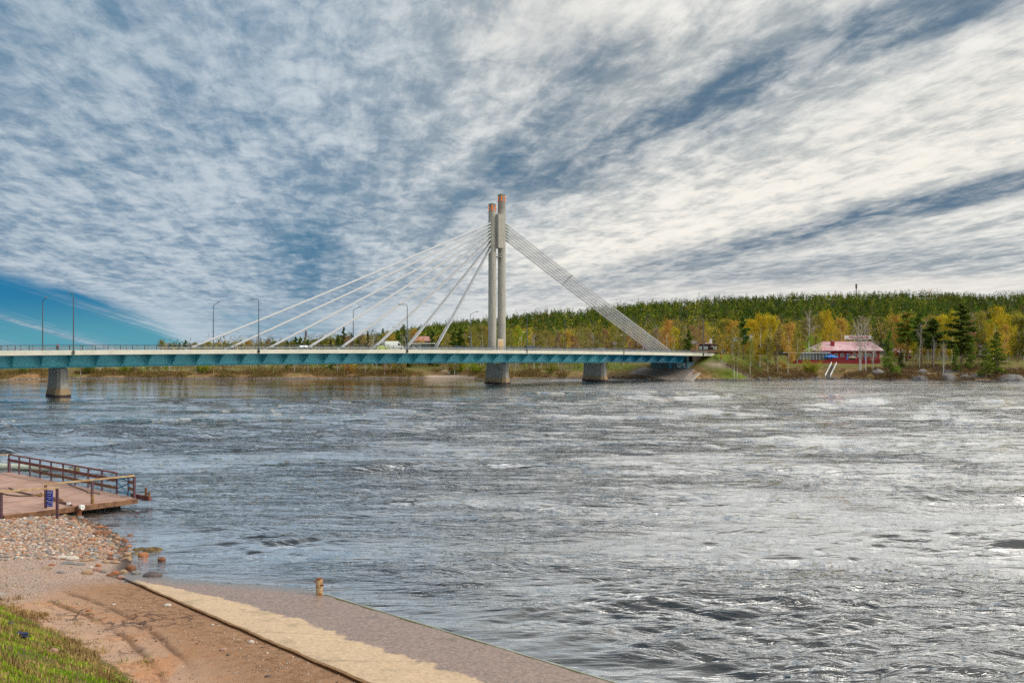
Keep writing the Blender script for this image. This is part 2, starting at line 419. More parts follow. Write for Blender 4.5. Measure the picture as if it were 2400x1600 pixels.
c = mixc(V(attr_node(t, 'path').outputs['Fac']) * sstep(n2, .2, .5, .6, 1.0), c, (0.42, 0.33, 0.25))
c = mixc(sstep(dd, 0.45, 0.1), c, (0.03, 0.022, 0.018))
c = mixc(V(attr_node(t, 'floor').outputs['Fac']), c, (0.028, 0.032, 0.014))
t.links.new(c, b.inputs['Base Color'])
bn = t.nodes.new('ShaderNodeBump'); bn.inputs['Strength'].default_value = 0.7; bn.inputs['Distance'].default_value = 0.35
t.links.new(vnoise(g, 1.3, 6, 0.7).o, bn.inputs['Height']); t.links.new(bn.outputs[0], b.inputs['Normal'])
xs = np.concatenate([np.linspace(-3000, -420, 30), np.arange(-400, -190, 8), np.arange(-190, 200, 1.3), np.arange(202, 420, 6), np.linspace(440, 1500, 60), np.linspace(1600, 4000, 14)])
ys = np.concatenate([np.linspace(200, 285, 12), np.arange(290, 420, 1.3), np.arange(421, 520, 4), np.linspace(525, 1500, 70), np.linspace(1560, 2600, 16), np.linspace(2800, 7000, 10)])
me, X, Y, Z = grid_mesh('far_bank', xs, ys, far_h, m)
d = Y - shoreY(X)
s_ = (X - B0.x) * U.x + (Y - B0.y) * U.y; w_ = (X - B0.x) * NA.x + (Y - B0.y) * NA.y
add_attr(me, 'd', np.minimum(np.maximum(d, Z * 4.0), 400))
lawn = smst(s_, 205, 214) * (1 - smst(s_, 228, 240)) * smst(w_, -22, -14) * (1 - smst(w_, 0, 6)) + smst(X, 22, 27) * (1 - smst(X, 44, 50)) * smst(d, 12, 20) * .8
road = smst(s_, 215, 217) * (w_ > 0.5) * (w_ < 23.5)
# foot paths: a beach on the left, the path up from it, a track along the right shore
tr = np.exp(-((d - (2.2 + 0.0 * X)) / 1.2) ** 2) * smst(X, 66, 74) * (1 - smst(X, 84, 96))
bp = smst(X, -34, -30) * (1 - smst(X, -16, -12)) * (1 - smst(d, 3.5, 5.5))
up = np.exp(-((X + 30 - (d - 12) * 0.35) / 1.6) ** 2) * smst(d, 10, 14) * (1 - smst(d, 34, 44))
hp = np.exp(-((d - 22 - 2 * np.sin(X / 11)) / 1.0) ** 2) * smst(X, -150, -120) * (1 - smst(X, -90, -70)) * .8
hr = np.exp(-((d - 14 - 2 * np.sin(X / 9)) / 0.9) ** 2) * smst(X, 120, 150)
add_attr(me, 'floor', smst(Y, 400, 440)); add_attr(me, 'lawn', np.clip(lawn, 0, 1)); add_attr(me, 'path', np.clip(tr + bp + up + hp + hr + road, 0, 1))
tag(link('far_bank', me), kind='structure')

# near bank: sand, gravel, wet clay, turf
m = bpy.data.materials.new('near_bank_ground'); m.use_nodes = True; t = m.node_tree; V.nt = t
b = t.nodes['Principled BSDF']; b.inputs['Specular IOR Level'].default_value = 0.25
g = t.nodes.new('ShaderNodeTexCoord').outputs['Object']
A = lambda n: V(attr_node(t, n).outputs['Fac'])
n1 = vnoise(g, 0.45, 6, 0.62, 0.6); n2 = vnoise(g, 3.0, 6, 0.7); n3 = vnoise(g, 16.0, 4, 0.75); nx = vnoise(g, 38.0, 2, 0.7)
sand = mixc(sstep(n1, 0.42, 0.6), (0.54, 0.265, 0.13), (0.64, 0.395, 0.25))
sand = mixc(sstep(n2, 0.48, 0.64, 0, 0.75), sand, (0.25, 0.12, 0.06))
grav = mixc(sstep(n3, 0.40, 0.60), (0.27, 0.18, 0.14), (0.64, 0.49, 0.40))
grav = mixc(sstep(nx, 0.5, 0.66, 0, .8), grav, (0.15, 0.105, 0.10))
sand = mixc(sstep(n3, .50, .64, 0, .55), sand, (.26, .13, .07)); sand = mixc(sstep(nx, .56, .66, 0, .6), sand, (.72, .55, .42))
c = mixc(V.m('ADD', A('gravel'), (n1 - 0.5) * 1.5, clamp=True), sand, grav)
mud = mixc(sstep(n2, 0.36, 0.6), (0.22, 0.11, 0.05), (0.37, 0.205, 0.11))
mud = mixc(sstep(nx, 0.56, 0.66, 0, .7), mud, (0.42, 0.33, 0.27))
c = mixc(V.m('ADD', A('mud'), (n1 - 0.5) * 0.9, clamp=True), c, mud)
c = mixc(A('rut') * sstep(n3, .25, .5, .5, 1), c, (0.15, 0.08, 0.045))
vor = t.nodes.new('ShaderNodeTexVoronoi'); vor.feature = 'DISTANCE_TO_EDGE'; vor.inputs['Scale'].default_value = 1.1
vd = t.nodes.new('ShaderNodeVectorMath'); vd.operation = 'ADD'; t.links.new(g, vd.inputs[0]); t.links.new(comb(n2 * 0.9, n1 * 1.4), vd.inputs[1])
t.links.new(vd.outputs[0], vor.inputs['Vector'])
ck = sstep(V(vor.outputs['Distance']), 0.075, 0.0) * A('crack')
c = mixc(ck, c, (0.13, 0.075, 0.06))
turf = mixc(sstep(n2, 0.4, 0.62), (0.075, 0.11, 0.010), (0.20, 0.13, 0.06))
gm = V.m('ADD', A('grass'), (n2 - 0.5) * 1.1 + (n1 - 0.5) * 0.8, clamp=True)
c = mixc(sstep(gm, .35, .65), c, turf)
wet = A('wet')
c = mixc(wet, c, mixc(sstep(n3, .35, .65), (0.05, 0.028, 0.018), (0.10, 0.065, 0.045)))
t.links.new(c, b.inputs['Base Color']); t.links.new((0.92 - wet * 0.6).o, b.inputs['Roughness'])
bn = t.nodes.new('ShaderNodeBump'); bn.inputs['Strength'].default_value = 0.9; bn.inputs['Distance'].default_value = 0.05
t.links.new((n2 * 1.5 + n3 * 0.9 + nx * 0.5 - ck * 1.2).o, bn.inputs['Height']); t.links.new(bn.outputs[0], b.inputs['Normal'])
xs = np.concatenate([np.linspace(-220, -60, 18), np.arange(-58, -38, 0.6), np.arange(-38, 6, 0.11), np.arange(6, 16, 0.5), np.linspace(17, 120, 20)])
ys = np.concatenate([np.linspace(-120, 6, 20), np.arange(7, 19, 0.4), np.arange(19, 62, 0.11), np.arange(62, 76, 0.7), np.linspace(78, 130, 12)])
def rut_d(X, Y):
    """two wheel ruts curving down the bank"""
    k = 0
    for off in (0.0, 1.7):
        yy = 39.5 - (X + 21.0) * 0.55 - 0.045 * (X + 21.0) ** 2 - off
        k = np.maximum(k, np.exp(-((Y - yy) / 0.17) ** 2))
    return k * smst(X, -19.5, -17.5) * (1 - smst(X, -11.0, -9.2)) * (0.45 + 0.55 * (fbm(X * .9, Y * .9, 2, 77) > .42))
def near_h2(x, y): return near_h(x, y) - 0.09 * rut_d(x, y)
me, X, Y, Z = grid_mesh('near_bank', xs, ys, near_h2, m)
sD = near_s(X, Y); e = grass_e(X, Y)
ri = np.array([RI[1].x - RI[0].x, RI[1].y - RI[0].y]); riL = math.hypot(*ri)
cr = (ri[0] * (Y - RI[0].y) - ri[1] * (X - RI[0].x)) / riL; tt = ((X - RI[0].x) * ri[0] + (Y - RI[0].y) * ri[1]) / riL
add_attr(me, 'grass', np.clip(smst(e, -0.9, 1.0), 0, 1) * 1.0 - 0.0)
add_attr(me, 'mud', smst(cr, -4.5, -1.0) * smst(tt, -1, 3) * .95)
gv = smst(Y - 0.25 * X, 43.5, 47.0) * 0.9
gv2 = np.exp(-(((X + 21.5 + (Y - 36) * -.4)) / 2.0) ** 2) * smst(Y, 33, 36)
add_attr(me, 'gravel', np.clip(gv + gv2 * 1.0 + 0.15, 0, 1))
add_attr(me, 'rut', rut_d(X, Y))
add_attr(me, 'crack', smst(X, -17.5, -16) * (1 - smst(X, -12.2, -11.2)) * smst(Y, 28, 29.5) * (1 - smst(Y, 34.2, 35.5)) * smst(fbm(X * .6, Y * .6, 3, 31), .42, .55))
add_attr(me, 'wet', 1 - smst(sD, 0.15, 0.9))
tag(link('near_bank', me), kind='structure')

# ================================================================== WATER
m = bpy.data.materials.new('river_water'); m.use_nodes = True; t = m.node_tree; V.nt = t
t.nodes.remove(t.nodes['Principled BSDF']); mo = t.nodes['Material Output']
g = t.nodes.new('ShaderNodeTexCoord').outputs['Object']
fo = V(attr_node(t, 'foam').outputs['Fac']); ch = V(attr_node(t, 'chop').outputs['Fac']); sh = V(attr_node(t, 'shallow').outputs['Fac'])
fn = vnoise(g, 5.0, 5, 0.8)
fm = sstep(fn + fo * 0.55, 0.84, 0.98)
sp_ = t.nodes.new('ShaderNodeSeparateXYZ'); t.links.new(g, sp_.inputs[0])
gx, gy = V(sp_.outputs[0]), V(sp_.outputs[1])
h0 = vnoise(comb(gx * 0.26 + gy * 0.05, gy), 0.5, 4, 0.62, 1.0); h1 = vnoise(comb(gx * 0.34 - gy * 0.06, gy), 1.7, 4, 0.64, 0.8); h2 = vnoise(comb(gx * 0.5, gy), 7.0, 3, 0.6, 0.5)
far = sstep(gy, 40.0, 110.0)
bn = t.nodes.new('ShaderNodeBump'); bn.inputs['Distance'].default_value = 1.0; bn.inputs['Strength'].default_value = 1.0
t.links.new((ch * (h0 * (far * 1.25 + 0.60) + h1 * 0.20 + h2 * 0.024)).o, bn.inputs['Height'])
fr_ = t.nodes.new('ShaderNodeFresnel'); fr_.inputs['IOR'].default_value = 1.34; t.links.new(bn.outputs[0], fr_.inputs['Normal'])
fac = sstep(V(fr_.outputs[0]), 0.045, 0.235, 0.06, 1.0)
body = t.nodes.new('ShaderNodeBsdfDiffuse'); t.links.new(mixc(sh, (0.012, 0.018, 0.024), (0.13, 0.085, 0.05)), body.inputs[0]); t.links.new(bn.outputs[0], body.inputs['Normal'])
gl_ = t.nodes.new('ShaderNodeBsdfGlossy'); gl_.inputs['Roughness'].default_value = 0.05; gl_.inputs[0].default_value = (1, 1, 1, 1); t.links.new(bn.outputs[0], gl_.inputs['Normal'])
mx = t.nodes.new('ShaderNodeMixShader'); t.links.new(fac.o, mx.inputs[0]); t.links.new(body.outputs[0], mx.inputs[1]); t.links.new(gl_.outputs[0], mx.inputs[2])
fd = t.nodes.new('ShaderNodeBsdfDiffuse'); fd.inputs[0].default_value = (.78, .79, .77, 1)
mx2 = t.nodes.new('ShaderNodeMixShader'); t.links.new(fm.o, mx2.inputs[0]); t.links.new(mx.outputs[0], mx2.inputs[1]); t.links.new(fd.outputs[0], mx2.inputs[2]); t.links.new(mx2.outputs[0], mo.inputs[0])
NR, NC = 620, 1450
inv = np.linspace(1 / 378.0, 1 / 19.0, NR); Zr = 1 / inv; uu = np.linspace(-0.86, 0.86, NC)
Y = np.repeat(Zr, NC).reshape(NR, NC); X = Y * uu[None, :]
dZ = np.repeat(np.gradient(Zr), NC).reshape(NR, NC); dZ = np.abs(dZ); dX = Y * (uu[1] - uu[0])
rs = np.random.RandomState(4)
amp = 0.62 + 0.75 * smst(fbm(X / 46 + Y / 300, Y / 15, 4, 40), 0.33, 0.66)
calm = smst(Y, 178 - 0.10 * X, 205 - 0.05 * X + 10 * (fbm(X / 20, Y / 14, 3, 8) - .5)) * (1 - smst(X, -20, 14)) + 0.5 * smst(Y, 296, 318) * (X < 60)
calm = np.clip(calm, 0, 1)
amp = amp * (1 - 0.93 * calm)
near = near_s(X[Y < 80], Y[Y < 80]); shoreA = np.ones_like(Y); shoreA[Y < 80] = 0.25 + 0.75 * smst(-near, 0.3, 6)
amp = amp * shoreA
wx = X + 2.4 * (fbm(X / 9, Y / 9, 2, 51) - .5) * 2; wy = Y + 2.4 * (fbm(X / 9 + 40, Y / 9, 2, 52) - .5) * 2
H = np.zeros_like(X)
for k in range(80):
    lam = 0.40 * (40 ** (k / 79.0)); th = rs.normal(0.53 * math.pi, 0.34 if lam > 1.2 else 0.5); sl = 0.040 * (0.95 if lam < 1.5 else 1.0 if lam < 4.5 else .7)
    kx, ky = math.cos(th), math.sin(th)
    eff = np.abs(kx) * dX + np.abs(ky) * dZ
    wgt = smst(lam / np.maximum(eff, 1e-3), 1.6, 3.4) * (1.0 if lam < 2.5 else 0.62 + 0.43 * smst(Y, 45, 130))
    ph = 2 * math.pi * (wx * kx + wy * ky) / lam + rs.rand() * 6.283
    sn = np.sin(ph); H += (sl * lam / 6.283 * wgt) * (sn + 0.35 * np.cos(2 * ph) * 0.5)
loc = 0.75 + 0.45 * smst(fbm(X / 5.5, Y / 4.5, 3, 60), .38, .68)
H = H * amp * loc
shal = np.zeros_like(Y); q = Y < 80; shal[q] = smst(near, -2.2, -0.1) * .8 * (1 - smst(X[q], -9, -4))
foam = 0.24 * smst(fbm(X / 6, Y / 3.5, 4, 70), .60, .74) * (1 - calm)
for (cx_, cy_, rx, ry, a) in ((-4, 277, 9, 6, .85), (37, 303, 10, 6, .8), (-92, 196, 10, 3.5, .7), (-20, 262, 26, 4.0, .8), (-6, 262, 16, 3, .6), (44, 314, 17, 2.2, .8), (64, 318, 22, 2.0, .6), (18, 296, 14, 3, .55), (30, 306, 12, 3, .6)):
    foam = np.maximum(foam, a * np.exp(-((X - cx_) / rx) ** 2 - ((Y - cy_) / ry) ** 2) * (0.3 + 1.0 * fbm(X / 4, Y / 1.6, 3, 71)))
idx = np.arange(NR * NC).reshape(NR, NC)
Fc = np.stack([idx[:-1, :-1], idx[1:, :-1], idx[1:, 1:], idx[:-1, 1:]], -1).reshape(-1, 4)
me = np_mesh('river', np.stack([X.ravel(), Y.ravel(), H.ravel()], 1), Fc, m, True)
add_attr(me, 'foam', foam); add_attr(me, 'shallow', shal)
add_attr(me, 'chop', np.clip((0.30 + 0.80 * smst(fbm(X / 17, Y / 8, 4, 90) * .7 + fbm(X / 50, Y / 22, 2, 95) * .3, .36, .62)) * (1 - 0.93 * calm) * (0.4 + 0.6 * shoreA) * (1.0 - 0.35 * smst(Y, 120, 300)), 0, 1))
del H, wx, wy, amp, foam, loc
tag(link('river', me), kind='structure')

# ================================================================== BRIDGE
conc = mat('concrete', (0.36, 0.35, 0.32), 0.85, (0.6, (0.47, 0.455, 0.41), 0.35, 0.7), bump=(8, .2, .02))
fasc = mat('fascia_concrete', (0.66, 0.635, 0.53), 0.75, (0.35, (0.56, 0.54, 0.45), 0.4, 0.7))
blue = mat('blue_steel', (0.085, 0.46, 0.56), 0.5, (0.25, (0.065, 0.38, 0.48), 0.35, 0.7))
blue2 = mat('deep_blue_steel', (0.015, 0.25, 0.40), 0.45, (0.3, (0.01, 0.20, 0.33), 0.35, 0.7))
asph = mat('asphalt', (0.06, 0.06, 0.06), 0.9, (1.5, (0.09, 0.09, 0.085), 0.4, 0.6))
railm = mat('rail_steel', (0.10, 0.12, 0.13), 0.5, metal=0.3)
galv = mat('galvanised_steel', (0.34, 0.36, 0.37), 0.45, metal=0.5)
cabm = mat('cable_sheath', (0.52, 0.53, 0.54), 0.45)
darkm = mat('dark_steel', (0.05, 0.055, 0.06), 0.5)
br = thing('cable_stayed_bridge', 'long blue and cream cable-stayed road bridge across the river', 'bridge', BP(3 * SP, 12, z=0))
S0, S1 = -60.0, 216.3
def sweep(name, poly, s0, s1, m, n=64, dzf=None, parent=None, smooth=False):
    mb = MB(); ss = np.linspace(s0, s1, n)
    mb.loft([[BP(s, w, dz) for w, dz in poly] for s in ss])
    return mb.obj(name, m, parent or br, smooth)
sweep('deck_slab', [(0.42, -0.28), (23.58, -0.28), (23.58, -0.95), (19.6, -1.12), (4.4, -1.12), (0.42, -0.95)], S0, S1, conc)
sweep('road_surface', [(3.4, -0.272), (20.6, -0.272), (20.6, -0.26), (3.4, -0.26)], S0, S1, asph)
f1 = sweep('edge_beam', [(0, 0), (0.4, 0), (0.4, -1.02), (0, -1.02)], S0, S1, fasc)
f1['label'] = 'cream concrete edge beam on the near side'
sweep('edge_beam', [(23.6, 0), (24, 0), (24, -1.02), (23.6, -1.02)], S0, S1, fasc)
SJ = bs(1419, 4.5); SA = 204.9
gpoly = [(4.5, -1.13), (19.5, -1.13), (18.9, -3.72), (4.9, -3.72)]
g1 = sweep('girder', gpoly, S0, SJ, blue)
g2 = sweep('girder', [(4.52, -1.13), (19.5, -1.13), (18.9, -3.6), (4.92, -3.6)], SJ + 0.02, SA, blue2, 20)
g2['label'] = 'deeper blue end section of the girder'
lip = sweep('girder_flange', [(4.3, -3.72), (5.3, -3.72), (5.3, -3.82), (4.3, -3.82)], S0, SJ, blue, 64, parent=g1)
# triangular brackets under the overhang
s = -44.8
while s < SA - 2:
    dsp = 5.6; mb = MB()
    q = s
    a, b_, c_ = BP(q, 4.52, -3.35), BP(q, 0.6, -1.02), BP(q, 4.52, -1.14)
    th = U * 0.09
    vs = [a - th, b_ - th, c_ - th, a + th, b_ + th, c_ + th]
    mb.add(vs, [(0, 1, 2), (5, 4, 3), (0, 3, 4, 1), (1, 4, 5, 2), (2, 5, 3, 0)])
    mb.beam(BP(q, 4.50, -3.5), BP(q, 0.5, -1.06), 0.20, 0.08, NA)
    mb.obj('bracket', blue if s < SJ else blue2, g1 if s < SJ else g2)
    s += dsp
# piers
pierm = bpy.data.materials.new('pier_concrete'); pierm.use_nodes = True; t = pierm.node_tree; V.nt = t
b = t.nodes['Principled BSDF']; b.inputs['Roughness'].default_value = .9
g = t.nodes.new('ShaderNodeTexCoord').outputs['Object']; sp_ = t.nodes.new('ShaderNodeSeparateXYZ'); t.links.new(g, sp_.inputs[0]); zc = V(sp_.outputs[2])
nn = vnoise(g, 0.7, 6, .65); n5 = vnoise(comb(V(sp_.outputs[0]) * 3.0, V(sp_.outputs[1]) * 3.0, zc * 0.3), 1.0, 4, .6)
c = mixc(sstep(nn * 0.5 + n5 * 0.5, .38, .62), (0.25, 0.245, 0.23), (0.36, 0.35, 0.32))
c = mixc(sstep(zc + (nn - .5) * 1.6, 2.3, 1.5, 0, .75), c, (0.34, 0.22, 0.09))
c = mixc(sstep(zc + (n5 - .5) * 1.2, 0.62, 0.4), c, (0.035, 0.025, 0.03))
t.links.new(c, b.inputs['Base Color'])
def pier(i, lab, top):
    rings = []
    for z, ha, hw in ((-2.5, 1.85, 5.75), (0.0, 1.7, 5.6), (0.9, 1.55, 5.42), (1.8, 1.38, 5.22), (3.0, 1.25, 5.08), (4.4, 1.17, 5.02), (top, 1.12, 5.0)):
        k = 0.62; r = []
        for a, w in ((ha, -hw + k * ha), (ha, hw - k * ha), (ha * .5, hw), (-ha * .5, hw), (-ha, hw - k * ha), (-ha, -hw + k * ha), (-ha * .5, -hw), (ha * .5, -hw)):
            r.append(BP(i * SP + a, 12.0 + w, z=z))
        rings.append(r)
    o = MB().loft(rings).obj('pier', pierm, br); o['label'] = lab
    for w in (8.6, 15.4):
        MB().box(BP(i * SP, w, z=top + .15), (1.5, 1.5, .3), math.atan2(U.y, U.x)).obj('bearing', darkm, o)
    return o
pier(-0.01, 'left pier with an orange-brown stained end face', deckz(0) - 4.1)
pier(2.985, 'middle pier under the pylon', deckz(3 * SP) - 4.1)
pier(3.99, 'right pier nearest the far bank', deckz(4 * SP) - 3.95)
# abutment + slope paving
abm = mat('abutment_concrete', (0.06, 0.15, 0.19), 0.85, (0.5, (0.12, 0.19, 0.21), .35, .65))
abw = mat('wing_wall_concrete', (0.32, 0.27, 0.21), 0.85, (0.6, (0.24, 0.20, 0.16), .35, .65))
ab = MB().loft([[BP(205.0, w, z=z) for w, z in ((3.2, 1.0), (20.8, 1.0), (20.8, 6.15), (3.2, 6.15))], [BP(209.0, w, z=z) for w, z in ((3.2, 1.0), (20.8, 1.0), (20.8, 6.3), (3.2, 6.3))]]).obj('abutment', [abm], br)
MB().loft([[BP(s, w, z=z) for w, z in ((3.6, 1.0), (4.3, 1.0), (4.3, 8.35), (3.6, 8.35))] for s in (209.003, 219.0)]).obj('wing_wall', abw, br)
MB().loft([[BP(s, w, z=z) for w, z in ((19.7, 1.0), (20.4, 1.0), (20.4, 8.35), (19.7, 8.35))] for s in (209.003, 219.0)]).obj('wing_wall', abw, br)
MB().loft([[BP(s, w, z=z) for w, z in ((4.31, 6.32), (19.69, 6.32), (19.69, 8.3), (4.31, 8.3))] for s in (206.2, 207.4)]).obj('back_wall', abm, br)
# graffiti on the front face of the abutment (towards the river)
gw = mat('graffiti_paint', (0.42, 0.56, 0.60), 0.6); gb = mat('graffiti_blue_paint', (0.05, 0.40, 0.60), 0.6)
def face_text(body, size, m, w, z, bold=.06, sx=1.0):
    me = text_mesh(body, size, m, 'graffiti', bold, 0.01)
    M = Matrix((( -NA.x * sx, 0, -U.x), (-NA.y * sx, 0, -U.y), (0, 1, 0))).to_4x4()
    # text x axis runs towards the near edge (-NA), z of the text faces the river (-U)
    M = Matrix.Translation(BP(204.96, w, z=z)) @ M
    me.transform(M); return link('graffiti', me, ab)
face_text('GBR', 2.1, gw, 6.0, 4.9, .10, 1.0); 
MB().box(BP(204.97, 11.2, z=4.75), (0.06, 1.1, 1.7), math.atan2(U.y, U.x)).obj('graffiti', gb, ab)
pv = MB(); NS_, NW_ = 14, 10
for a in range(NS_):
    for c_ in range(NW_):
        pass
def sl(s, w):
    p = BP(s, w, z=0); h = fz(p.x, p.y); p.z = max(h, -0.4) + 0.12; return p
ws = np.linspace(-2.5, 24.5, 12); ss = np.linspace(195.5, 205.2, 8)
vs = []; fs = []
for a, s in enumerate(ss):
    k = a / 7.0
    for w in ws: vs.append(sl(s, w * 1.0 - (1 - k) * 0.8))
for a in range(7):
    for c_ in range(11): q = a * 12 + c_; fs.append((q, q + 1, q + 13, q + 12))
vs2 = [v - Vector((0, 0, .5)) for v in vs]; n0 = len(vs)
fs += [tuple(n0 + i for i in f[::-1]) for f in fs]
per = [c_ for c_ in range(12)] + [12 * a + 11 for a in range(1, 8)] + [84 + c_ for c_ in range(10, -1, -1)] + [12 * a for a in range(6, 0, -1)]
for k in range(len(per)): fs.append((per[k], n0 + per[k], n0 + per[(k + 1) % len(per)], per[(k + 1) % len(per)]))
MB().add(vs + vs2, fs).obj('slope_paving', mat('paving_concrete', (0.22, 0.19, 0.17), .9, (1.2, (0.34, 0.28, 0.24), .4, .62), bump=(3, .5, .08)), br)
mb = MB()
for a in range(7): mb.beam(sl(ss[a], -2.5 - (1 - a / 7) * .8) + Vector((0, 0, .08)), sl(ss[a + 1], -2.5 - (1 - (a + 1) / 7) * .8) + Vector((0, 0, .08)), .35, .2)
mb.obj('paving_kerb', fasc, br)
# railings with a post every 2.4 m, guard rails, parapet infill
def railing(w, lab, hh=1.05, m=railm):
    mb = MB()
    n = 92
    for hgt, r in ((hh, .07), (0.62, .035), (0.34, .035)):
        pts = [BP(s, w, hgt) for s in np.linspace(S0, S1, 60)]
        for a, b_ in zip(pts[:-1], pts[1:]): mb.beam(a, b_, r * 1.6, r * 1.6)
    o = mb.obj('railing', m, br); o['label'] = lab
    pm = MB().box((0, 0, hh / 2), (.12, .12, hh)).mesh('post', m)
    s0v, k = -40.0, 0
    while s0v < S1 - .2 and k < 98:
        c = link('post', pm, o); c.location = BP(s0v, w, 0); s0v += 2.62; k += 1
    return o
railing(0.2, 'near side railing along the deck edge')
railing(23.8, 'far side railing', 1.2)
for w, lab in ((3.2, 'near guard rail'), (11.0, 'median guard rail'), (20.8, 'far guard rail')):
    mb = MB(); pts = [BP(s, w, .45) for s in np.linspace(S0, S1, 60)]
    for a, b_ in zip(pts[:-1], pts[1:]): mb.beam(a, b_, .06, .32)
    for s in np.arange(S0, S1, 4.0): mb.box(BP(s, w, .08), (.1, .1, .7))
    o = mb.obj('guard_rail', galv, br); o['label'] = lab
# pylon
pylm = bpy.data.materials.new('pylon_concrete'); pylm.use_nodes = True; t = pylm.node_tree; V.nt = t
b = t.nodes['Principled BSDF']; b.inputs['Roughness'].default_value = .8
g = t.nodes.new('ShaderNodeTexCoord').outputs['Object']; sp_ = t.nodes.new('ShaderNodeSeparateXYZ'); t.links.new(g, sp_.inputs[0]); zc = V(sp_.outputs[2])
nn = vnoise(comb(V(sp_.outputs[0]) * 2, V(sp_.outputs[1]) * 2, zc * 0.25), 1.0, 6, .6)
c = mixc(sstep(nn, .36, .66), (0.33, 0.315, 0.27), (0.42, 0.40, 0.345))
c = mixc(sstep(zc, 53.0, 55.5, 0, .55), c, (0.19, 0.175, 0.15))
jt = V.m('FRACT', zc / 9.2); c = mixc(sstep(jt, 0.010, 0.004, 0, .75), c, (0.12, 0.11, 0.10))
t.links.new(c, b.inputs['Base Color'])
PS = 2.983 * SP; zb = deckz(PS) - .3
glowm = mat('pylon_light', (0.55, 0.06, 0.01), .5, emit=((1.0, 0.07, 0.0), 0.10)); glow2 = mat('pylon_lamp', (1, .4, .05), .5, emit=((1.0, .32, .02), .5))
def column(ds, top, lab):
    c0 = BP(PS + ds, 12, z=zb); mb = MB(); n = 28
    prof = [(zb, 1.30), (zb + 12, 1.27), (30, 1.23), (top, 1.21)]
    mb.loft([[(c0.x + r * math.cos(2 * math.pi * j / n), c0.y + r * math.sin(2 * math.pi * j / n), z) for j in range(n)] for z, r in prof])
    o = mb.obj('pylon_column', pylm, br, smooth=True); o['label'] = lab
    mb = MB(); mb.loft([[(c0.x + r * math.cos(2 * math.pi * j / n), c0.y + r * math.sin(2 * math.pi * j / n), top + z) for j in range(n)] for z, r in ((0.003, 1.26), (.18, 1.26), (.45, .85), (.62, .25))])
    mb.obj('cap', mat('green_copper', (0.16, 0.22, 0.17), .6), o, smooth=True)
    for k in range(6):
        a = -math.pi / 2 - 0.02 + k * math.pi / 3; dr = Vector((math.cos(a), math.sin(a), 0))
        p = Vector((c0.x, c0.y, 0)) + dr * 1.215
        l = MB().box((p.x, p.y, top - 1.15), (.08, .42, 1.9), a).obj('light_slot', glowm, o)
        mb = MB()
        for z in (0.45, 1.0, 1.6): mb.box((p.x + dr.x * .04, p.y + dr.y * .04, top - z), (.08, .22, .26), a)
        mb.obj('lamp', glow2, l)
    return o
ca = column(-1.85, 55.7, 'shorter left column of the pylon'); cb = column(1.85, 59.0, 'taller right column of the pylon')
rz_u = math.atan2(U.y, U.x)
MB().box(BP(PS, 10.9, z=(52.7 + 42.2) / 2), (2.55, 2.6, 10.5), rz_u).obj('pylon_head', pylm, br)
mb = MB().box(BP(PS, 11.4, z=39.6), (1.6, 2.2, .15), rz_u)
for w in (10.4, 12.4):
    mb.beam(BP(PS - .8, w, z=40.5), BP(PS + .8, w, z=40.5), .07, .07)
    for q in (-.75, 0, .75): mb.beam(BP(PS + q, w, z=39.6), BP(PS + q, w, z=40.5), .06, .06)
mb.obj('balcony', galv, br)
dr = MB().box(BP(PS + .3, 10.7, z=zb + 1.9), (2.2, .5, 3.8), rz_u).obj('door_surround', mat('pale_concrete', (0.55, 0.50, 0.40), .8), br)
MB().box(BP(PS + .3, 10.42, z=zb + 1.85), (1.45, .1, 3.0), rz_u).obj('door', mat('ochre_panel', (0.62, 0.40, 0.20), .6), dr)
# stays
def stay(p, q, w, r, side, clamps=()):
    d = (q - p).normalized(); L = (q - p).length
    sag = [p + (q - p) * k - Vector((0, 0, 4 * k * (1 - k) * L * 0.004)) for k in np.linspace(0, 1, 9)]
    o = MB().path(sag, r, 6).obj('stay_cable', cabm, br, smooth=True)
    MB().tube(p - d * .2, p + d * 2.2, .24, .20, 8).obj('anchor_tube', galv, o)
    MB().tube(q - d * 1.9, q, .2, .24, 8).obj('socket', mat('light_socket', (.5, .55, .53), .5), o)
    for k in clamps: MB().tube(p + (q - p) * k - Vector((0, 0, 4 * k * (1 - k) * L * 0.004)) - d * .6, p + (q - p) * k - Vector((0, 0, 4 * k * (1 - k) * L * 0.004)) + d * .6, .17, .17, 8).obj('clamp', darkm, o)
    return o
LP = [431, 525, 619, 712, 791, 870, 947, 1017]; LY = [519.7, 526.7, 533.8, 540.8, 548.4, 556.7, 567.6, 580.3]
for k in range(8):
    s = bs(LP[k], 12.0); zt = CAMZ + (HY - LY[k]) * 283 / F
    for w in (-.5, .5):
        stay(BP(s, 12 + w, -.25), BP(PS - 2.9, 12 + w, z=zt - .5), w, .215, 0, (.37, .68) if k < 3 else ())
RB = []
for k in range(6):
    s = bs(1580 - k * 9.5, 12.0); zt = 50.4 - k * 0.98
    for w in (-.38, .38):
        RB.append(stay(BP(s, 12 + w, -.25), BP(PS + 2.95, 12 + w, z=zt), w, .115, 1))
for k in (.36, .64):
    mb = MB()
    for w in (-.42, .42):
        a = BP(bs(1580, 12), 12 + w, -.25).lerp(BP(PS + 2.95, 12 + w, z=50.4), 1 - k); c_ = BP(bs(1580 - 47.4, 12), 12 + w, -.25).lerp(BP(PS + 2.95, 12 + w, z=50.4 - 4.92), 1 - k)
        mb.beam(a, c_, .10, .14)
    mb.obj('cable_spreader', darkm, br)

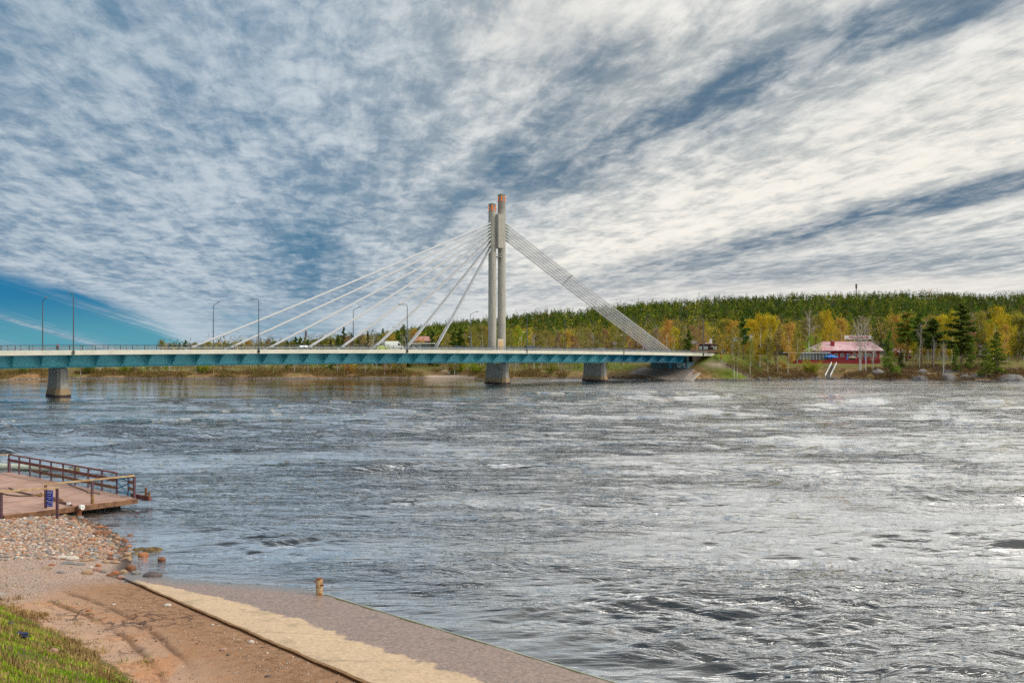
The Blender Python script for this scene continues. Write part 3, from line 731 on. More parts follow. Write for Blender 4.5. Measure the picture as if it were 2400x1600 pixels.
# ---------------------------------------------------------------- lamps on the bridge
lampm = mat('lamp_post_steel', (0.10, 0.12, 0.13), .5, metal=.3); headm = mat('lamp_head', (0.14, 0.15, 0.16), .4); lens = mat('lamp_lens', (.6, .62, .6), .3)
def lamp_proto(name, label, H, arm, rise, group):
    """built at the origin, arm along +X"""
    t_ = thing(name, label, 'street lamp', (0, 0, 0), group)
    MB().path([(0, 0, 0), (0, 0, H * .5), (0, 0, H - .9)], [.15, .12, .09], 8).obj('pole', lampm, t_, smooth=True)
    pts = [(0, 0, H - .9), (.08, 0, H - .45), (.4, 0, H - .12), (.9, 0, H), (arm, 0, H + rise)]
    a = MB().path(pts, [.09, .08, .07, .065, .06], 8).obj('arm', lampm, t_, smooth=True)
    h = MB().box((arm + .45, 0, H + rise), (1.1, .36, .17)).obj('lamp_head', headm, t_, bevel=.05)
    MB().box((arm + .5, 0, H + rise - .105), (.7, .26, .04)).obj('lens', lens, h)
    return t_
gl = 'street lamps along the near edge of the bridge'; gf = 'street lamps along the far edge of the bridge'
NL = [172, 606, 954, None, None, 1648]
lp = lamp_proto('street_lamp', '', 13.3, 3.6, .05, gl); used = 0
nlab = ['tall curved lamp on the near edge of the bridge left of the left pier', 'tall curved lamp on the near edge among the lower ends of the left cables', 'tall curved lamp on the near edge beside the white van', '', '', 'curved lamp at the right end of the bridge beyond the back stays']
for k in (0, 1, 2, 5):
    o = lp if not used else dup(lp); used = 1
    s = bs(NL[k], 0); o.location = BP(s, -.12, -.85); o.rotation_euler = (0, 0, math.atan2(NA.y, NA.x)); o['label'] = nlab[k]; o['group'] = gl
    mb = MB().box((0, .0, .35), (.42, .42, .75)); 
    mb.obj('bracket', darkm, o, local=True)
fp = lamp_proto('street_lamp', '', 12.0, 3.4, .55, gf); used = 0
FLP = [(100, 'left of the left pier, leftmost lamp in view'), (500, 'left of the second near lamp'), (828, 'left of the white van'), (1102, 'just left of the pylon columns'), (1324, 'between the pylon and the back stays'), (1510, 'behind the foot of the back stays')]
for px, tx in FLP:
    o = fp if not used else dup(fp); used = 1
    o.location = BP(bs(px, 23.2), 23.2, -.25); o.rotation_euler = (0, 0, math.atan2(-NA.y, -NA.x)); o['label'] = 'slim lamp on the far bridge edge, ' + tx
pl = thing('lamp_post', '', 'street lamp', (0, 0, 0), 'straight lamp posts on the bridge')
MB().path([(0, 0, 0), (0, 0, 6), (0, 0, 11.8)], [.14, .11, .07], 8).obj('pole', lampm, pl, smooth=True)
MB().beam((0, 0, 6.2), (-1.1, 0, 6.35), .07, .07).obj('arm', lampm, pl); MB().box((-1.3, 0, 6.35), (.7, .26, .14)).obj('lamp_head', mat('white_lamp_head', (.6, .62, .62), .4), pl)
for k, (px, lab) in enumerate(((1235, 'straight post with a small side lamp, in front of the dark estate car'), (1462, 'straight post with a small side lamp, standing against the back stays'))):
    o = pl if k == 0 else dup(pl); o.location = BP(bs(px, 0), -.12, -.85); o.rotation_euler = (0, 0, rz_u); o['label'] = lab
wl = thing('path_lamp', '', 'street lamp', (0, 0, 0), 'short path lamps on the far side of the bridge')
MB().path([(0, 0, 0), (0, 0, 5.8)], [.1, .06], 8).obj('pole', galv, wl, smooth=True)
MB().beam((0, 0, 4.4), (-.8, 0, 4.5), .06, .06).obj('arm', galv, wl); MB().box((-.95, 0, 4.5), (.6, .24, .14)).obj('lamp_head', MATS['white_lamp_head'], wl)
for k, (px, lab) in enumerate(((1105, 'short pale path lamp left of the pylon'), (1223, 'short pale path lamp right of the pylon'))):
    o = wl if k == 0 else dup(wl); o.location = BP(bs(px, 22.6), 22.6, -.25); o.rotation_euler = (0, 0, rz_u); o['label'] = lab
# ================================================================== TREES
leafB = leafmat('birch_foliage', None, .45, .25); leafP = leafmat('conifer_foliage', None, .30, .45); leafF = leafmat('forest_foliage', 'tint', .2, .3)
barkB = mat('birch_bark', (0.62, 0.60, 0.55), .8, (3.0, (0.10, 0.09, 0.08), .58, .66)); barkP = mat('pine_bark', (0.24, 0.13, 0.08), .9, (1.5, (0.13, 0.09, 0.07), .4, .6))
barkD = mat('grey_bark', (0.15, 0.12, 0.10), .9)
def quads(c, size, rs, flat=0.0, ny=0.62):
    n = len(c); a = rs.normal(size=(n, 3)); a[:, 2] *= (1 - flat); a /= np.linalg.norm(a, axis=1)[:, None]
    b = rs.normal(size=(n, 3)); b[:, 2] *= (1 - flat); b -= (a * b).sum(1)[:, None] * a; b /= np.linalg.norm(b, axis=1)[:, None]
    s = (size * (0.6 + 0.8 * rs.rand(n)))[:, None]
    v = np.stack([c - a * s * .5 - b * s * ny * .3, c - b * s * ny * .5 + a * s * .1, c + a * s * .5 + b * s * .1, c + b * s * ny * .5 - a * s * .1], 1).reshape(-1, 3)
    return v, np.arange(4 * n).reshape(n, 4)
def twig(mb, p, d, L, r, rs, dep, tips, spread=.5, up=.15):
    n = 3; pts = [p]; q = p.copy(); dd = d.copy()
    for k in range(n):
        dd = (dd + Vector(rs.normal(size=3)) * .13 + Vector((0, 0, up))).normalized(); q = q + dd * L / n; pts.append(q.copy()); tips.append((q.copy(), L))
    mb.path(pts, [r, r * .75, r * .5, r * .25], 4, False)
    if dep:
        for k in range(3):
            e = Vector(rs.normal(size=3)); e = (dd + e.normalized() * spread * 1.3).normalized()
            twig(mb, pts[1 + k % 3], e, L * .55, r * .45, rs, dep - 1, tips, spread, up)
def birch(seed, H=16.0, N=2400, wid=.20, low=.22, leaf=.30, stems=1):
    rs = np.random.RandomState(seed); mb = MB(); tips = []
    for st in range(stems):
        ln = Vector(rs.normal(size=3) * (.05 if stems == 1 else .11)); pts = []
        q = Vector((st * .5, 0, -.3)); h = H * (1 - .12 * st)
        for k in range(8): pts.append(q + Vector((ln.x * h * (k / 7.) ** 1.3, ln.y * h * (k / 7.) ** 1.3, (h + .3) * k / 7.)) + Vector(rs.normal(size=3)) * .10)
        pts[0] = q; mb.path(pts, [.17, .15, .13, .11, .085, .06, .035, .015], 6, False)
        for k in range(22):
            t_ = low + (1 - low) * (k + rs.rand()) / 22; j = min(int(t_ * 7), 6); p = pts[j].lerp(pts[j + 1], t_ * 7 - j)
            prof = math.sin(math.pi * min(1, ((t_ - low) / (1 - low)) * .80 + .14)) ** .8
            an = rs.rand() * 6.283; L = H * wid * prof * (.7 + .5 * rs.rand())
            twig(mb, p, Vector((math.cos(an), math.sin(an), .75)), L, .045, rs, 1, tips, .55, .08)
    tp = np.array([t[0][:] for t in tips])
    ix = rs.randint(0, len(tp), N); c = tp[ix] + rs.normal(size=(N, 3)) * np.array([.42, .42, .5]) * (H / 16)
    c[:, 2] -= np.abs(rs.normal(size=N)) * .35
    v, f = quads(c, np.full(N, leaf), rs)
    return mb.mesh('trunk', barkB, True), np_mesh('crown', v, f, leafB)
def pine(seed, H=20.0, N=2600, low=.38, wid=.15, leaf=.5, conic=0.0):
    rs = np.random.RandomState(seed); mb = MB(); C = []
    ln = rs.normal(size=2) * .02
    pts = [Vector((ln[0] * H * k / 6, ln[1] * H * k / 6, -.3 + (H + .2) * k / 6)) + Vector(rs.normal(size=3)) * .06 for k in range(7)]
    mb.path(pts, [.30, .26, .22, .18, .13, .08, .03], 7, False)
    K = 46
    for k in range(K):
        t_ = low + (1 - low) * (k + .5 * rs.rand()) / K; u_ = (t_ - low) / (1 - low)
        prof = (1 - u_) ** .75 * (0.75 + .25 * conic) + .12 if conic else (min(1, u_ * 3.2 + .45) * (1 - u_ ** 2.4) + .10)
        an = rs.rand() * 6.283; L = H * wid * prof * (.55 + .6 * rs.rand()); j = min(int(t_ * 6), 5); p = pts[j].lerp(pts[j + 1], t_ * 6 - j)
        e = p + Vector((math.cos(an) * L, math.sin(an) * L, L * (.16 if not conic else -.12)))
        mb.path([p, p.lerp(e, .5) + Vector((0, 0, -.1)), e], [.06, .045, .02], 4, False)
        n = int(N / K * (.5 + prof)); q = rs.rand(n) ** .6
        cc = np.array(p)[None] + (np.array(e) - np.array(p))[None] * q[:, None] + rs.normal(size=(n, 3)) * np.array([.42, .42, .20]) * (L / 2.4) ** .6
        C.append(cc)
    C = np.concatenate(C); v, f = quads(C, np.full(len(C), leaf), rs, .35)
    return mb.mesh('trunk', barkP, True), np_mesh('crown', v, f, leafP)
def shrub(seed, H=3.0, N=900, leaf=.26):
    rs = np.random.RandomState(seed); mb = MB(); tips = []
    for k in range(9):
        an = rs.rand() * 6.283; twig(mb, Vector((rs.normal() * .2, rs.normal() * .2, -.1)), Vector((math.cos(an) * .5, math.sin(an) * .5, 1)), H * (.7 + .35 * rs.rand()), .035, rs, 1, tips, .5, .1)
    tp = np.array([t[0][:] for t in tips]); ix = rs.randint(0, len(tp), N); c = tp[ix] + rs.normal(size=(N, 3)) * .22; c[:, 2] = np.maximum(c[:, 2], .05)
    v, f = quads(c, np.full(N, leaf), rs); return mb.mesh('stem', barkD, True), np_mesh('foliage', v, f, leafB)
PROT = {
 'birch': [(16.0, birch(s, 16, 2100, .20, .22, .34)) for s in (1, 2, 3)] + [(16.0, birch(s, 16, 2300, .16, .16, .34)) for s in (4, 5)],
 'full': [(16.0, birch(s, 16, 3400, .21, .12, .38)) for s in (11, 12, 13)],
 'bare': [(16.0, birch(s, 16, 750, .21, .25, .24, 1 + s % 2)) for s in (21, 22, 23)],
 'pine': [(20.0, pine(s, 20, 4200, .34, .15, .55)) for s in (31, 32, 33)],
 'bigpine': [(24.0, pine(s, 24, 8000, .22, .16, .6)) for s in (41, 42)],
 'young': [(14.0, pine(s, 14, 3200, .12, .23, .42, 1.0)) for s in (51, 52)],
 'spruce': [(16.0, pine(s, 16, 3400, .05, .15, .42, 1.0)) for s in (61, 62)],
 'shrub': [(3.0, shrub(s)) for s in (71, 72, 73)],
}
KN = {'birch': ('birch_tree', 'birch tree'), 'full': ('birch_tree', 'birch tree'), 'bare': ('birch_tree', 'birch tree'), 'pine': ('pine_tree', 'pine tree'), 'bigpine': ('pine_tree', 'pine tree'),
      'young': ('pine_tree', 'pine tree'), 'spruce': ('spruce_tree', 'spruce tree'), 'shrub': ('shrub', 'shrub')}
PAL = {'yellow': (0.58, 0.47, 0.03), 'orange': (0.52, 0.34, 0.07), 'olive': (0.30, 0.27, 0.05), 'brown': (0.30, 0.20, 0.10), 'grey-brown': (0.30, 0.22, 0.15), 'lime-green': (0.32, 0.38, 0.03),
       'dark green': (0.13, 0.19, 0.035), 'mid-green': (0.22, 0.29, 0.042), 'deep green': (0.08, 0.13, 0.03), 'russet': (0.33, 0.18, 0.08)}
rt = random.Random(9)
TREES = []
def tree(kind, px, Y, top_px, colr, label=None, group=None, base=None, wscale=1.0, zone=None):
    Hp, (tm, cm) = rt.choice(PROT[kind]); nm, cat = KN[kind]
    if base is not None: p = far_hit(px, base)
    else: p = at(px, Y)
    ht = max(CAMZ + (HY - top_px) * p.y / F - p.z, 1.2) / 1.03
    o = thing(nm, label, cat, p, group, rt.random() * 6.28); k = ht / Hp
    o.scale = (k * wscale, k * wscale, k)
    a = link('trunk' if kind != 'shrub' else 'stem', tm, o, True); b_ = link('crown' if kind != 'shrub' else 'foliage', cm, o, True)
    c = PAL[colr]; j = rt.uniform(.82, 1.2); b_.color = (c[0] * j * rt.uniform(.92, 1.08), c[1] * j * rt.uniform(.92, 1.08), c[2] * j, 1)
    TREES.append((zone, nm, colr, px, o)); return o
# --- trees one can single out (px, base row, top row)
G1 = 'shoreline pines on the right bank'; G2 = 'white-stemmed birches on the right shore'
sp = lambda kind, px, base, top, colr, lab, grp=None, ws=1.0: tree(kind, px, 0, top, colr, lab, grp, base, ws)
sp('young', 2086, 884, 768, 'mid-green', 'slender green pine at the waterline right of the red restaurant', G1, .8)
sp('pine', 2127, 846, 722, 'mid-green', 'tall olive pine with reddish trunk behind the restaurant right end', G1, 1.6)
sp('pine', 2160, 850, 730, 'dark green', 'dark pine with a narrow leaning top between two tall neighbours', G1, 1.2)
sp('pine', 2187, 851, 742, 'dark green', 'broad-topped dark pine with a thick bare trunk above the boulders', G1, 1.75)
sp('bigpine', 2254, 864, 706, 'dark green', 'the tallest and broadest dark pine on the right bank', G1, 1.4)
sp('young', 2275, 868, 782, 'mid-green', 'small pine standing in front of the broadest dark pine', G1, .85)
sp('young', 2311, 886, 796, 'mid-green', 'yellow-green pine at the water between the two rounded boulders', G1, 1.0)
sp('young', 2338, 883, 774, 'mid-green', 'wide dark-stemmed pine nearest the right edge of the shore', G1, 1.25)
sp('young', 2240, 872, 800, 'dark green', 'low bushy pine tucked left of the tall pine trunk', G1, .8)
sp('young', 2112, 864, 815, 'deep green', 'short dark pine in the shade of the reddish pine trunk', G1, .9)
sp('full', 2328, 852, 722, 'yellow', 'large bright yellow birch behind the rightmost pines', None, .9)
sp('full', 2352, 850, 760, 'orange', 'drooping orange birch right of the large yellow one', None, .8)
sp('birch', 1721, 885, 768, 'olive', 'white-trunked olive birch at the water, left of a close pair', G2, .8)
sp('birch', 1727, 885, 790, 'olive', 'white-trunked olive birch at the water, right of a close pair', G2, .7)
sp('birch', 1758, 884, 795, 'olive', 'thin white birch with a bent foot at the water edge', G2, .8)
sp('full', 1781, 860, 738, 'yellow', 'yellow-olive birch above the shore by the road sign gantry', G2, .9)
sp('full', 1806, 855, 738, 'yellow', 'bright yellow birch right of the road sign gantry', G2, 1.0)
sp('full', 1846, 876, 757, 'orange', 'yellow-orange birch with twin white trunks left of the terrace', G2, .95)
sp('full', 1895, 850, 786, 'lime-green', 'small lime birch in front of the glass terrace', G2, .9)
sp('bare', 1895, 838, 728, 'brown', 'broad bare brown birch behind the glass terrace', None, 1.2)
sp('full', 1942, 838, 730, 'yellow', 'brightest yellow birch behind the red-roofed restaurant', None, .95)
sp('full', 1972, 838, 745, 'orange', 'deep orange birch behind the restaurant roof sign', None, .9)
sp('bare', 2018, 874, 740, 'grey-brown', 'leafless white birch in front of the restaurant, left one of two', G2, 1.0)
sp('bare', 2030, 876, 745, 'grey-brown', 'leafless white birch in front of the restaurant, right one of two', G2, .9)
sp('bare', 2155, 868, 760, 'grey-brown', 'thin white birch stem below the broad-topped pine', G2, .5)
sp('bare', 2188, 862, 790, 'grey-brown', 'white birch stem beside the low brick block', G2, .5)
sp('bare', 2211, 880, 800, 'grey-brown', 'slim white birch rising behind the rounded grey boulder', G2, .6)
sp('full', 1691, 850, 784, 'orange', 'small round orange birch just right of the bridge end', None, .9)
sp('pine', 1743, 842, 733, 'dark green', 'lone dark pine among yellow birches left of the gantry', None, 1.0)
sp('full', 1868, 852, 776, 'olive', 'olive birch standing before the left end of the glass terrace', G2, .85)
sp('birch', 1918, 848, 782, 'lime-green', 'thin lime birch screening the left corner of the pink roof', G2, .8)
sp('bare', 2046, 872, 790, 'grey-brown', 'small bare birch before the right end of the red restaurant', G2, .9)
sp('birch', 1800, 876, 790, 'olive', 'olive birch low on the bank right of the sign gantry', G2, .9)
sp('birch', 1822, 872, 775, 'brown', 'brownish birch between the gantry and the twin-trunked birch', G2, .9)
sp('shrub', 1905, 880, 850, 'lime-green', 'yellow-green bush on the bank below the terrace', None, 1.3)
sp('shrub', 1892, 880, 858, 'olive', 'dark olive bush left of the yellow-green one', None, 1.3)
sp('full', 1560, 838, 752, 'orange', 'wide orange birch behind the foot of the back stays', None, 1.15)
sp('full', 1213, 845, 766, 'yellow', 'small bright yellow birch right of the pylon', None, .6)
sp('spruce', 806, 855, 760, 'deep green', 'pointed dark spruce left of the second far lamp', None, .9)
sp('spruce', 946, 855, 756, 'mid-green', 'square green spruce behind the near lamp by the van', None, 1.3)
sp('full', 378, 862, 797, 'olive', 'small round tree showing over the deck left of the cables', None, .9)
sp('pine', 398, 860, 803, 'dark green', 'dark treetop just right of the small round tree', None, .8)
sp('pine', 422, 860, 801, 'dark green', 'dark treetop at the foot of the longest cable', None, .8)
for k, (px, c) in enumerate(((205, 'mid-green'), (290, 'lime-green'), (470, 'lime-green'), (60, 'mid-green'), (820, 'orange'), (940, 'olive'), (1060, 'lime-green'), (1075, 'lime-green'), (1115, 'lime-green'), (1290, 'olive'), (1160, 'olive'))):
    sp('shrub', px, 876, 850 + (k * 5) % 8, c, 'rounded %s bush on the far bank seen under the deck, %s from the left' % (c, ordn([3, 9, 0, 1, 2, 4, 5, 6, 7, 8, 10][k] if False else sorted([205, 290, 470, 60, 820, 940, 1060, 1075, 1115, 1290, 1160]).index(px))), 'bushes on the far bank seen under the deck', 1.5)
# --- rows of trees
def zone(name, x0, x1, n, Yr, tops, mix, phrase, grp):
    for k in range(n):
        px = x0 + (x1 - x0) * (k + rt.uniform(.1, .9)) / n; Y = rt.uniform(*Yr)
        kind, colr = rt.choices([m_[:2] for m_ in mix], [m_[2] for m_ in mix])[0]
        tp = np.interp(px, tops[0], tops[1]) + rt.uniform(-7, 12)
        if kind in ('pine', 'spruce'): tp -= rt.uniform(0, 6)
        # keep the road, the buildings and the water clear
        p = at(px, Y); s = (p.x - B0.x) * U.x + (p.y - B0.y) * U.y; w = (p.x - B0.x) * NA.x + (p.y - B0.y) * NA.y
        if s > 196 and -9 < w < 27 and Y < 470: continue
        if p.y - shoreY(p.x) < 3: continue
        if 1845 < px < 2110 and (p.y < 388 and name != 'v'): continue
        if 1845 < px < 2075 and name == 'v': continue
        if 1628 < px < 1690 and p.y < 402: continue
        if 1708 < px < 1792 and p.y < 380: continue
        if 955 < px < 1016 and p.y < 386: continue
        tree(kind, px, Y, tp, colr, phrase, grp, zone=name, wscale=rt.uniform(.85, 1.15))
TOPS = (np.array([-100, 370, 420, 560, 700, 800, 900, 1000, 1130, 1250, 1400, 1640, 1750, 1900, 2100, 2400, 2600]), np.array([836, 832, 806, 800, 793, 786, 776, 778, 768, 772, 775, 762, 750, 738, 738, 738, 740]))
mixL = [('full', 'olive', 4), ('birch', 'brown', 3), ('birch', 'olive', 4), ('full', 'lime-green', 1), ('bare', 'grey-brown', 2), ('pine', 'mid-green', 1)]
zone('w', -160, 1640, 130, (344, 358), (np.array([-200, 3000]), np.array([838, 838])), [('full', 'olive', 4), ('birch', 'brown', 5), ('full', 'lime-green', 3), ('bare', 'grey-brown', 4), ('full', 'russet', 1)], 'close to the water under the deck', 'low waterside trees seen under the deck')
zone('v', 1660, 2420, 34, (334, 352), (np.array([1600, 1860, 2120, 2500]), np.array([800, 850, 845, 830])), [('full', 'olive', 3), ('birch', 'brown', 4), ('bare', 'grey-brown', 4), ('full', 'russet', 2)], 'on the slope of the right bank', 'low trees on the slope of the right bank')
zone('a', -160, 375, 44, (346, 392), TOPS, mixL, 'on the low left bank', 'low trees on the left bank behind the deck')
mixM = [('full', 'olive', 2), ('birch', 'brown', 2), ('bare', 'grey-brown', 2), ('pine', 'dark green', 5), ('spruce', 'deep green', 3), ('full', 'orange', 1), ('birch', 'olive', 2)]
zone('b', 430, 1140, 60, (358, 430), TOPS, mixM, 'behind the left cables', 'trees behind the left cables')
mixR = [('birch', 'brown', 3), ('full', 'orange', 2), ('full', 'lime-green', 2), ('full', 'yellow', 2), ('full', 'olive', 4), ('bare', 'grey-brown', 4), ('full', 'yellow', 1), ('pine', 'dark green', 1), ('birch', 'russet', 2), ('birch', 'olive', 3)]
zone('c', 1145, 1640, 46, (352, 425), TOPS, mixR, 'right of the pylon', 'birches and pines between the pylon and the back stays')
mixE = [('birch', 'brown', 3), ('full', 'orange', 2), ('full', 'yellow', 2), ('full', 'olive', 6), ('bare', 'grey-brown', 3), ('full', 'yellow', 3), ('pine', 'dark green', 2), ('birch', 'russet', 1), ('full', 'lime-green', 3)]
zone('d', 1640, 2560, 130, (362, 440), TOPS, mixE, 'behind the right bank', 'birches and pines behind the right bank')
by = {}
for z_, nm, colr, px, o in TREES:
    if z_: by.setdefault((z_, nm, colr, o['label']), []).append((px, o))
for (z_, nm, colr, ph), L in by.items():
    L.sort(key=lambda q: q[0]); k_ = nm.split('_')[0]; ph = ph.replace('close to the water under the deck', 'seen under the deck').replace('on the slope of the right bank', 'on the right slope')
    for j, (px, o) in enumerate(L): o['label'] = ('%s %s %s, %s such from the left' % (colr, k_, ph, ordn(j))) if len(L) > 1 else '%s %s %s, the only one of its colour' % (colr, k_, ph)

# --- the wooded hill and the wood behind the first rows: reads as one mass
def forest(name, n, Yr, xr, kinds, seed, cover=5.2, q=34, leaf=1.75, hs=1.05):
    rs = np.random.RandomState(seed)
    Y = (Yr[0] ** 1.6 + (Yr[1] ** 1.6 - Yr[0] ** 1.6) * rs.rand(n)) ** (1 / 1.6); u_ = xr[0] + (xr[1] - xr[0]) * rs.rand(n); X = u_ * Y
    s = (X - B0.x) * U.x + (Y - B0.y) * U.y; w = (X - B0.x) * NA.x + (Y - B0.y) * NA.y
    px = CX + F * u_
    ok = ~((s > 196) & (w > -8) & (w < 26) & (Y < 470)) & ~((px < 380) & (Y < 1500))
    ok &= fbm(X / 28, Y / 60, 3, 93) > rs.uniform(.30, .46, len(X))
    X, Y, px = X[ok], Y[ok], px[ok]; n = len(X)
    Z = far_h(X, Y)
    H = rs.uniform(7.0, 13.5, n) * (.72 + .56 * fbm(X / 35, Y / 70, 3, 91)) * (1 + .35 * (rs.rand(n) < .10)) * np.interp(px, [0, 650, 1000, 1500], [.7, .75, .95, hs])
    con = rs.rand(n) < np.interp(Y, [430, 560, 640], [kinds, .8, .96]) 
    t_ = .12 + .86 * rs.rand(n, q); t_[:, 0] = .96
    rad = np.where(con[:, None], (1 - t_) ** .6 * .22 + .03, np.sqrt(np.maximum(1 - (2 * t_ - 1) ** 2, 0)) * .19 + .02) * H[:, None]
    an = rs.rand(n, q) * 6.283; rr = rad * np.sqrt(rs.rand(n, q))
    C = np.stack([X[:, None] + rr * np.cos(an), Y[:, None] + rr * np.sin(an), Z[:, None] + H[:, None] * (.12 + .86 * t_)], -1).reshape(-1, 3)
    sz = (leaf * (1.15 - .75 * t_) * np.where(con, 1.0, .8)[:, None]).reshape(-1)
    v, f = quads(C, sz, rs, 0.35, 1.0)
    g1 = np.array((.055, .10, .02)); g2 = np.array((.13, .18, .022)); g3 = np.array((.22, .22, .03)); m_ = rs.rand(n)[:, None]; m2 = (rs.rand(n) < .22)[:, None]
    col = g1 * (1 - m_) + g2 * m_; col = np.where(m2, g3 * (.8 + .4 * m_), col)
    bc = np.array([PAL['orange'], PAL['olive'], PAL['brown'], PAL['yellow'], PAL['grey-brown']])[rs.randint(0, 5, n)]
    pt = fbm(X / 60, Y / 60, 3, 77)[:, None]; col = np.where(con[:, None], col * (.55 + .95 * pt), bc) * rs.uniform(.6, 1.4, n)[:, None]
    me = np_mesh(name, v, f, leafF); add_attr(me, 'tint', np.repeat(np.repeat(col, q, 0), 4, 0), 'FLOAT_COLOR')
    return tag(link(name, me), 'dark green conifer forest covering the long low hill', 'forest', kind='stuff')
forest('hill_forest', 11500, (470, 1480), (-.42, .72), .35, 5)
tag(forest('woodland', 3000, (398, 540), (-.42, .72), .12, 6, q=110, leaf=.95, hs=1.22), 'mixed birch and pine wood filling the ground behind the front trees')
# brown brush along both banks
def brush(name, n, u0, u1, drange, H, cols, seed, label, leaf=.4):
    rs = np.random.RandomState(seed); u_ = u0 + (u1 - u0) * rs.rand(n); Y = 330 * np.ones(n); X = u_ * Y
    for _ in range(4): Y = shoreY(X); X = u_ * Y
    d = drange[0] + (drange[1] - drange[0]) * rs.rand(n) ** 1.3; Y = Y + d; X = X + rs.normal(size=n)
    px = CX + F * X / Y; s = (X - B0.x) * U.x + (Y - B0.y) * U.y; w = (X - B0.x) * NA.x + (Y - B0.y) * NA.y
    dens = fbm(X / 7, Y / 5, 3, seed)
    ok = (dens > .47) & ~((s > 190) & (w > -6) & (w < 27)) & ~((px > 990) & (px < 1100) & (d < 9)) & ~((px > 1915) & (px < 1972)) & ~((px > 1600) & (px < 1700) & (d < 5)) & (Y > shoreY(X) + .8)
    X, Y, dens = X[ok], Y[ok], dens[ok]; n = len(X); Z = far_h(X, Y); q = 7
    C = np.stack([np.repeat(X, q), np.repeat(Y, q), np.repeat(Z, q)], 1) + rs.normal(size=(n * q, 3)) * np.array([.5, .5, 0]) ; C[:, 2] += rs.rand(n * q) * H * np.repeat(.5 + 2 * (dens - .47), q)
    v, f = quads(C, np.full(n * q, leaf), rs, -1.2, .35)
    cols = np.array(cols)[rs.randint(0, len(cols), n)] * rs.uniform(.7, 1.3, n)[:, None]
    me = np_mesh(name, v, f, leafF); add_attr(me, 'tint', np.repeat(np.repeat(cols, q, 0), 4, 0), 'FLOAT_COLOR')
    tag(link(name, me), label, 'brush', kind='stuff')
brush('bank_brush', 16000, -.72, .06, (.6, 16), 1.5, [(.22, .13, .06), (.17, .11, .05), (.25, .17, .06), (.13, .13, .03)], 14, 'low brown and olive brush along the far left waterline')
brush('bank_brush', 19000, .17, .72, (.8, 22), 1.9, [(.23, .13, .075), (.20, .12, .06), (.28, .19, .10), (.16, .13, .04)], 15, 'reddish brown brush covering the right bank above the water')

# ================================================================== BOULDERS ON THE RIGHT SHORE
rockm = mat('grey_boulder', (0.24, 0.225, 0.21), .9, (.9, (0.13, 0.115, 0.11), .42, .62), bump=(2.5, .6, .15))
mossy = mat('mossy_boulder', (0.17, 0.13, 0.05), .95, (1.1, (0.27, 0.17, 0.04), .4, .6), bump=(2.5, .7, .12))
def rock_mesh(seed, m, dims=(1, 1, .7), sub=3, rough=.22, freq=1.3, name='boulder'):
    import bmesh
    b_ = bmesh.new(); bmesh.ops.create_icosphere(b_, subdivisions=sub, radius=1.0)
    P = np.array([v.co[:] for v in b_.verts]); k = fbm(P[:, 0] * freq + P[:, 2] * .7 + 9 + seed, P[:, 1] * freq - P[:, 2] * .6 + 5, 3, seed) - .5
    k2 = fbm(P[:, 0] * 3 + P[:, 2] * 2 + 40, P[:, 1] * 3 + P[:, 2] + 20, 2, seed + 3) - .5
    P = P * (1 + rough * 2.2 * k + rough * .8 * k2)[:, None] * np.array(dims)
    for v, p in zip(b_.verts, P): v.co = p
    me = bpy.data.meshes.new(name); b_.to_mesh(me); b_.free(); me.materials.append(m); me.shade_smooth(); return me
for k, (px, base, wpx, hpx, mm, lab) in enumerate((
    (2043, 889, 26, 14, mossy, 'small lichen-yellow boulder at the water below the slender pine'), (2060, 880, 34, 16, rockm, 'grey rubble boulder behind the lichen-yellow one'),
    (2162, 876, 28, 12, rockm, 'grey sloping boulder left of the mossy rock'), (2163, 891, 44, 13, rockm, 'long grey rock dipping into the river, below the sloping boulder'),
    (2190, 886, 22, 14, mossy, 'dark mossy rock between two grey boulders'), (2226, 891, 44, 17, rockm, 'large rounded grey boulder at the river edge'),
    (2268, 889, 36, 13, rockm, 'flat grey rock right of the large rounded boulder'), (2305, 884, 52, 10, rockm, 'low ridge of grey rock under the yellow-green pine'),
    (2375, 893, 84, 18, rockm, 'broad ribbed grey rock at the right edge of the shore'), (2230, 872, 60, 8, rockm, 'thin pale rock ledge above the rounded boulder'), (2385, 870, 50, 7, rockm, 'flat rock slab behind the broad ribbed rock'), (2138, 886, 12, 9, rockm, 'small upright stone left of the long grey rock'))):
    p = far_hit(px, base - 1); sc_ = p.y / F
    me = rock_mesh(100 + k, mm, (wpx * sc_ / 2, wpx * sc_ * .36, hpx * sc_ * .95)); o = link('boulder', me); o.location = (p.x, p.y + wpx * sc_ * .2, p.z - .15 * hpx * sc_)
    tag(o, lab, 'boulder', 'boulders on the right shore')
# stones of the rocky toe along the right waterline
sm = [rock_mesh(200 + k, rockm, (1, .8, .55), 2, .25, name='shore_stone') for k in range(4)]
rr_ = random.Random(3); xs_ = sorted([rr_.uniform(1700, 2040) for _ in range(46)] + [rr_.uniform(1420, 1530) for _ in range(10)])
for k, px in enumerate(xs_):
    X_ = (px - CX) / F * 326; Y_ = float(shoreY(X_)) + rr_.uniform(.3, 3.2); o = link('shore_stone', rr_.choice(sm)); q = rr_.uniform(.3, .85)
    o.location = ((px - CX) / F * Y_, Y_, fz((px - CX) / F * Y_, Y_) + q * .1); o.scale = (q * 1.3, q, q); o.rotation_euler = (0, 0, rr_.uniform(0, 6))
    tag(o, 'grey shore stone at the foot of the far right bank, %s from the left' % ordn(k), 'stone', 'stones along the far right waterline')

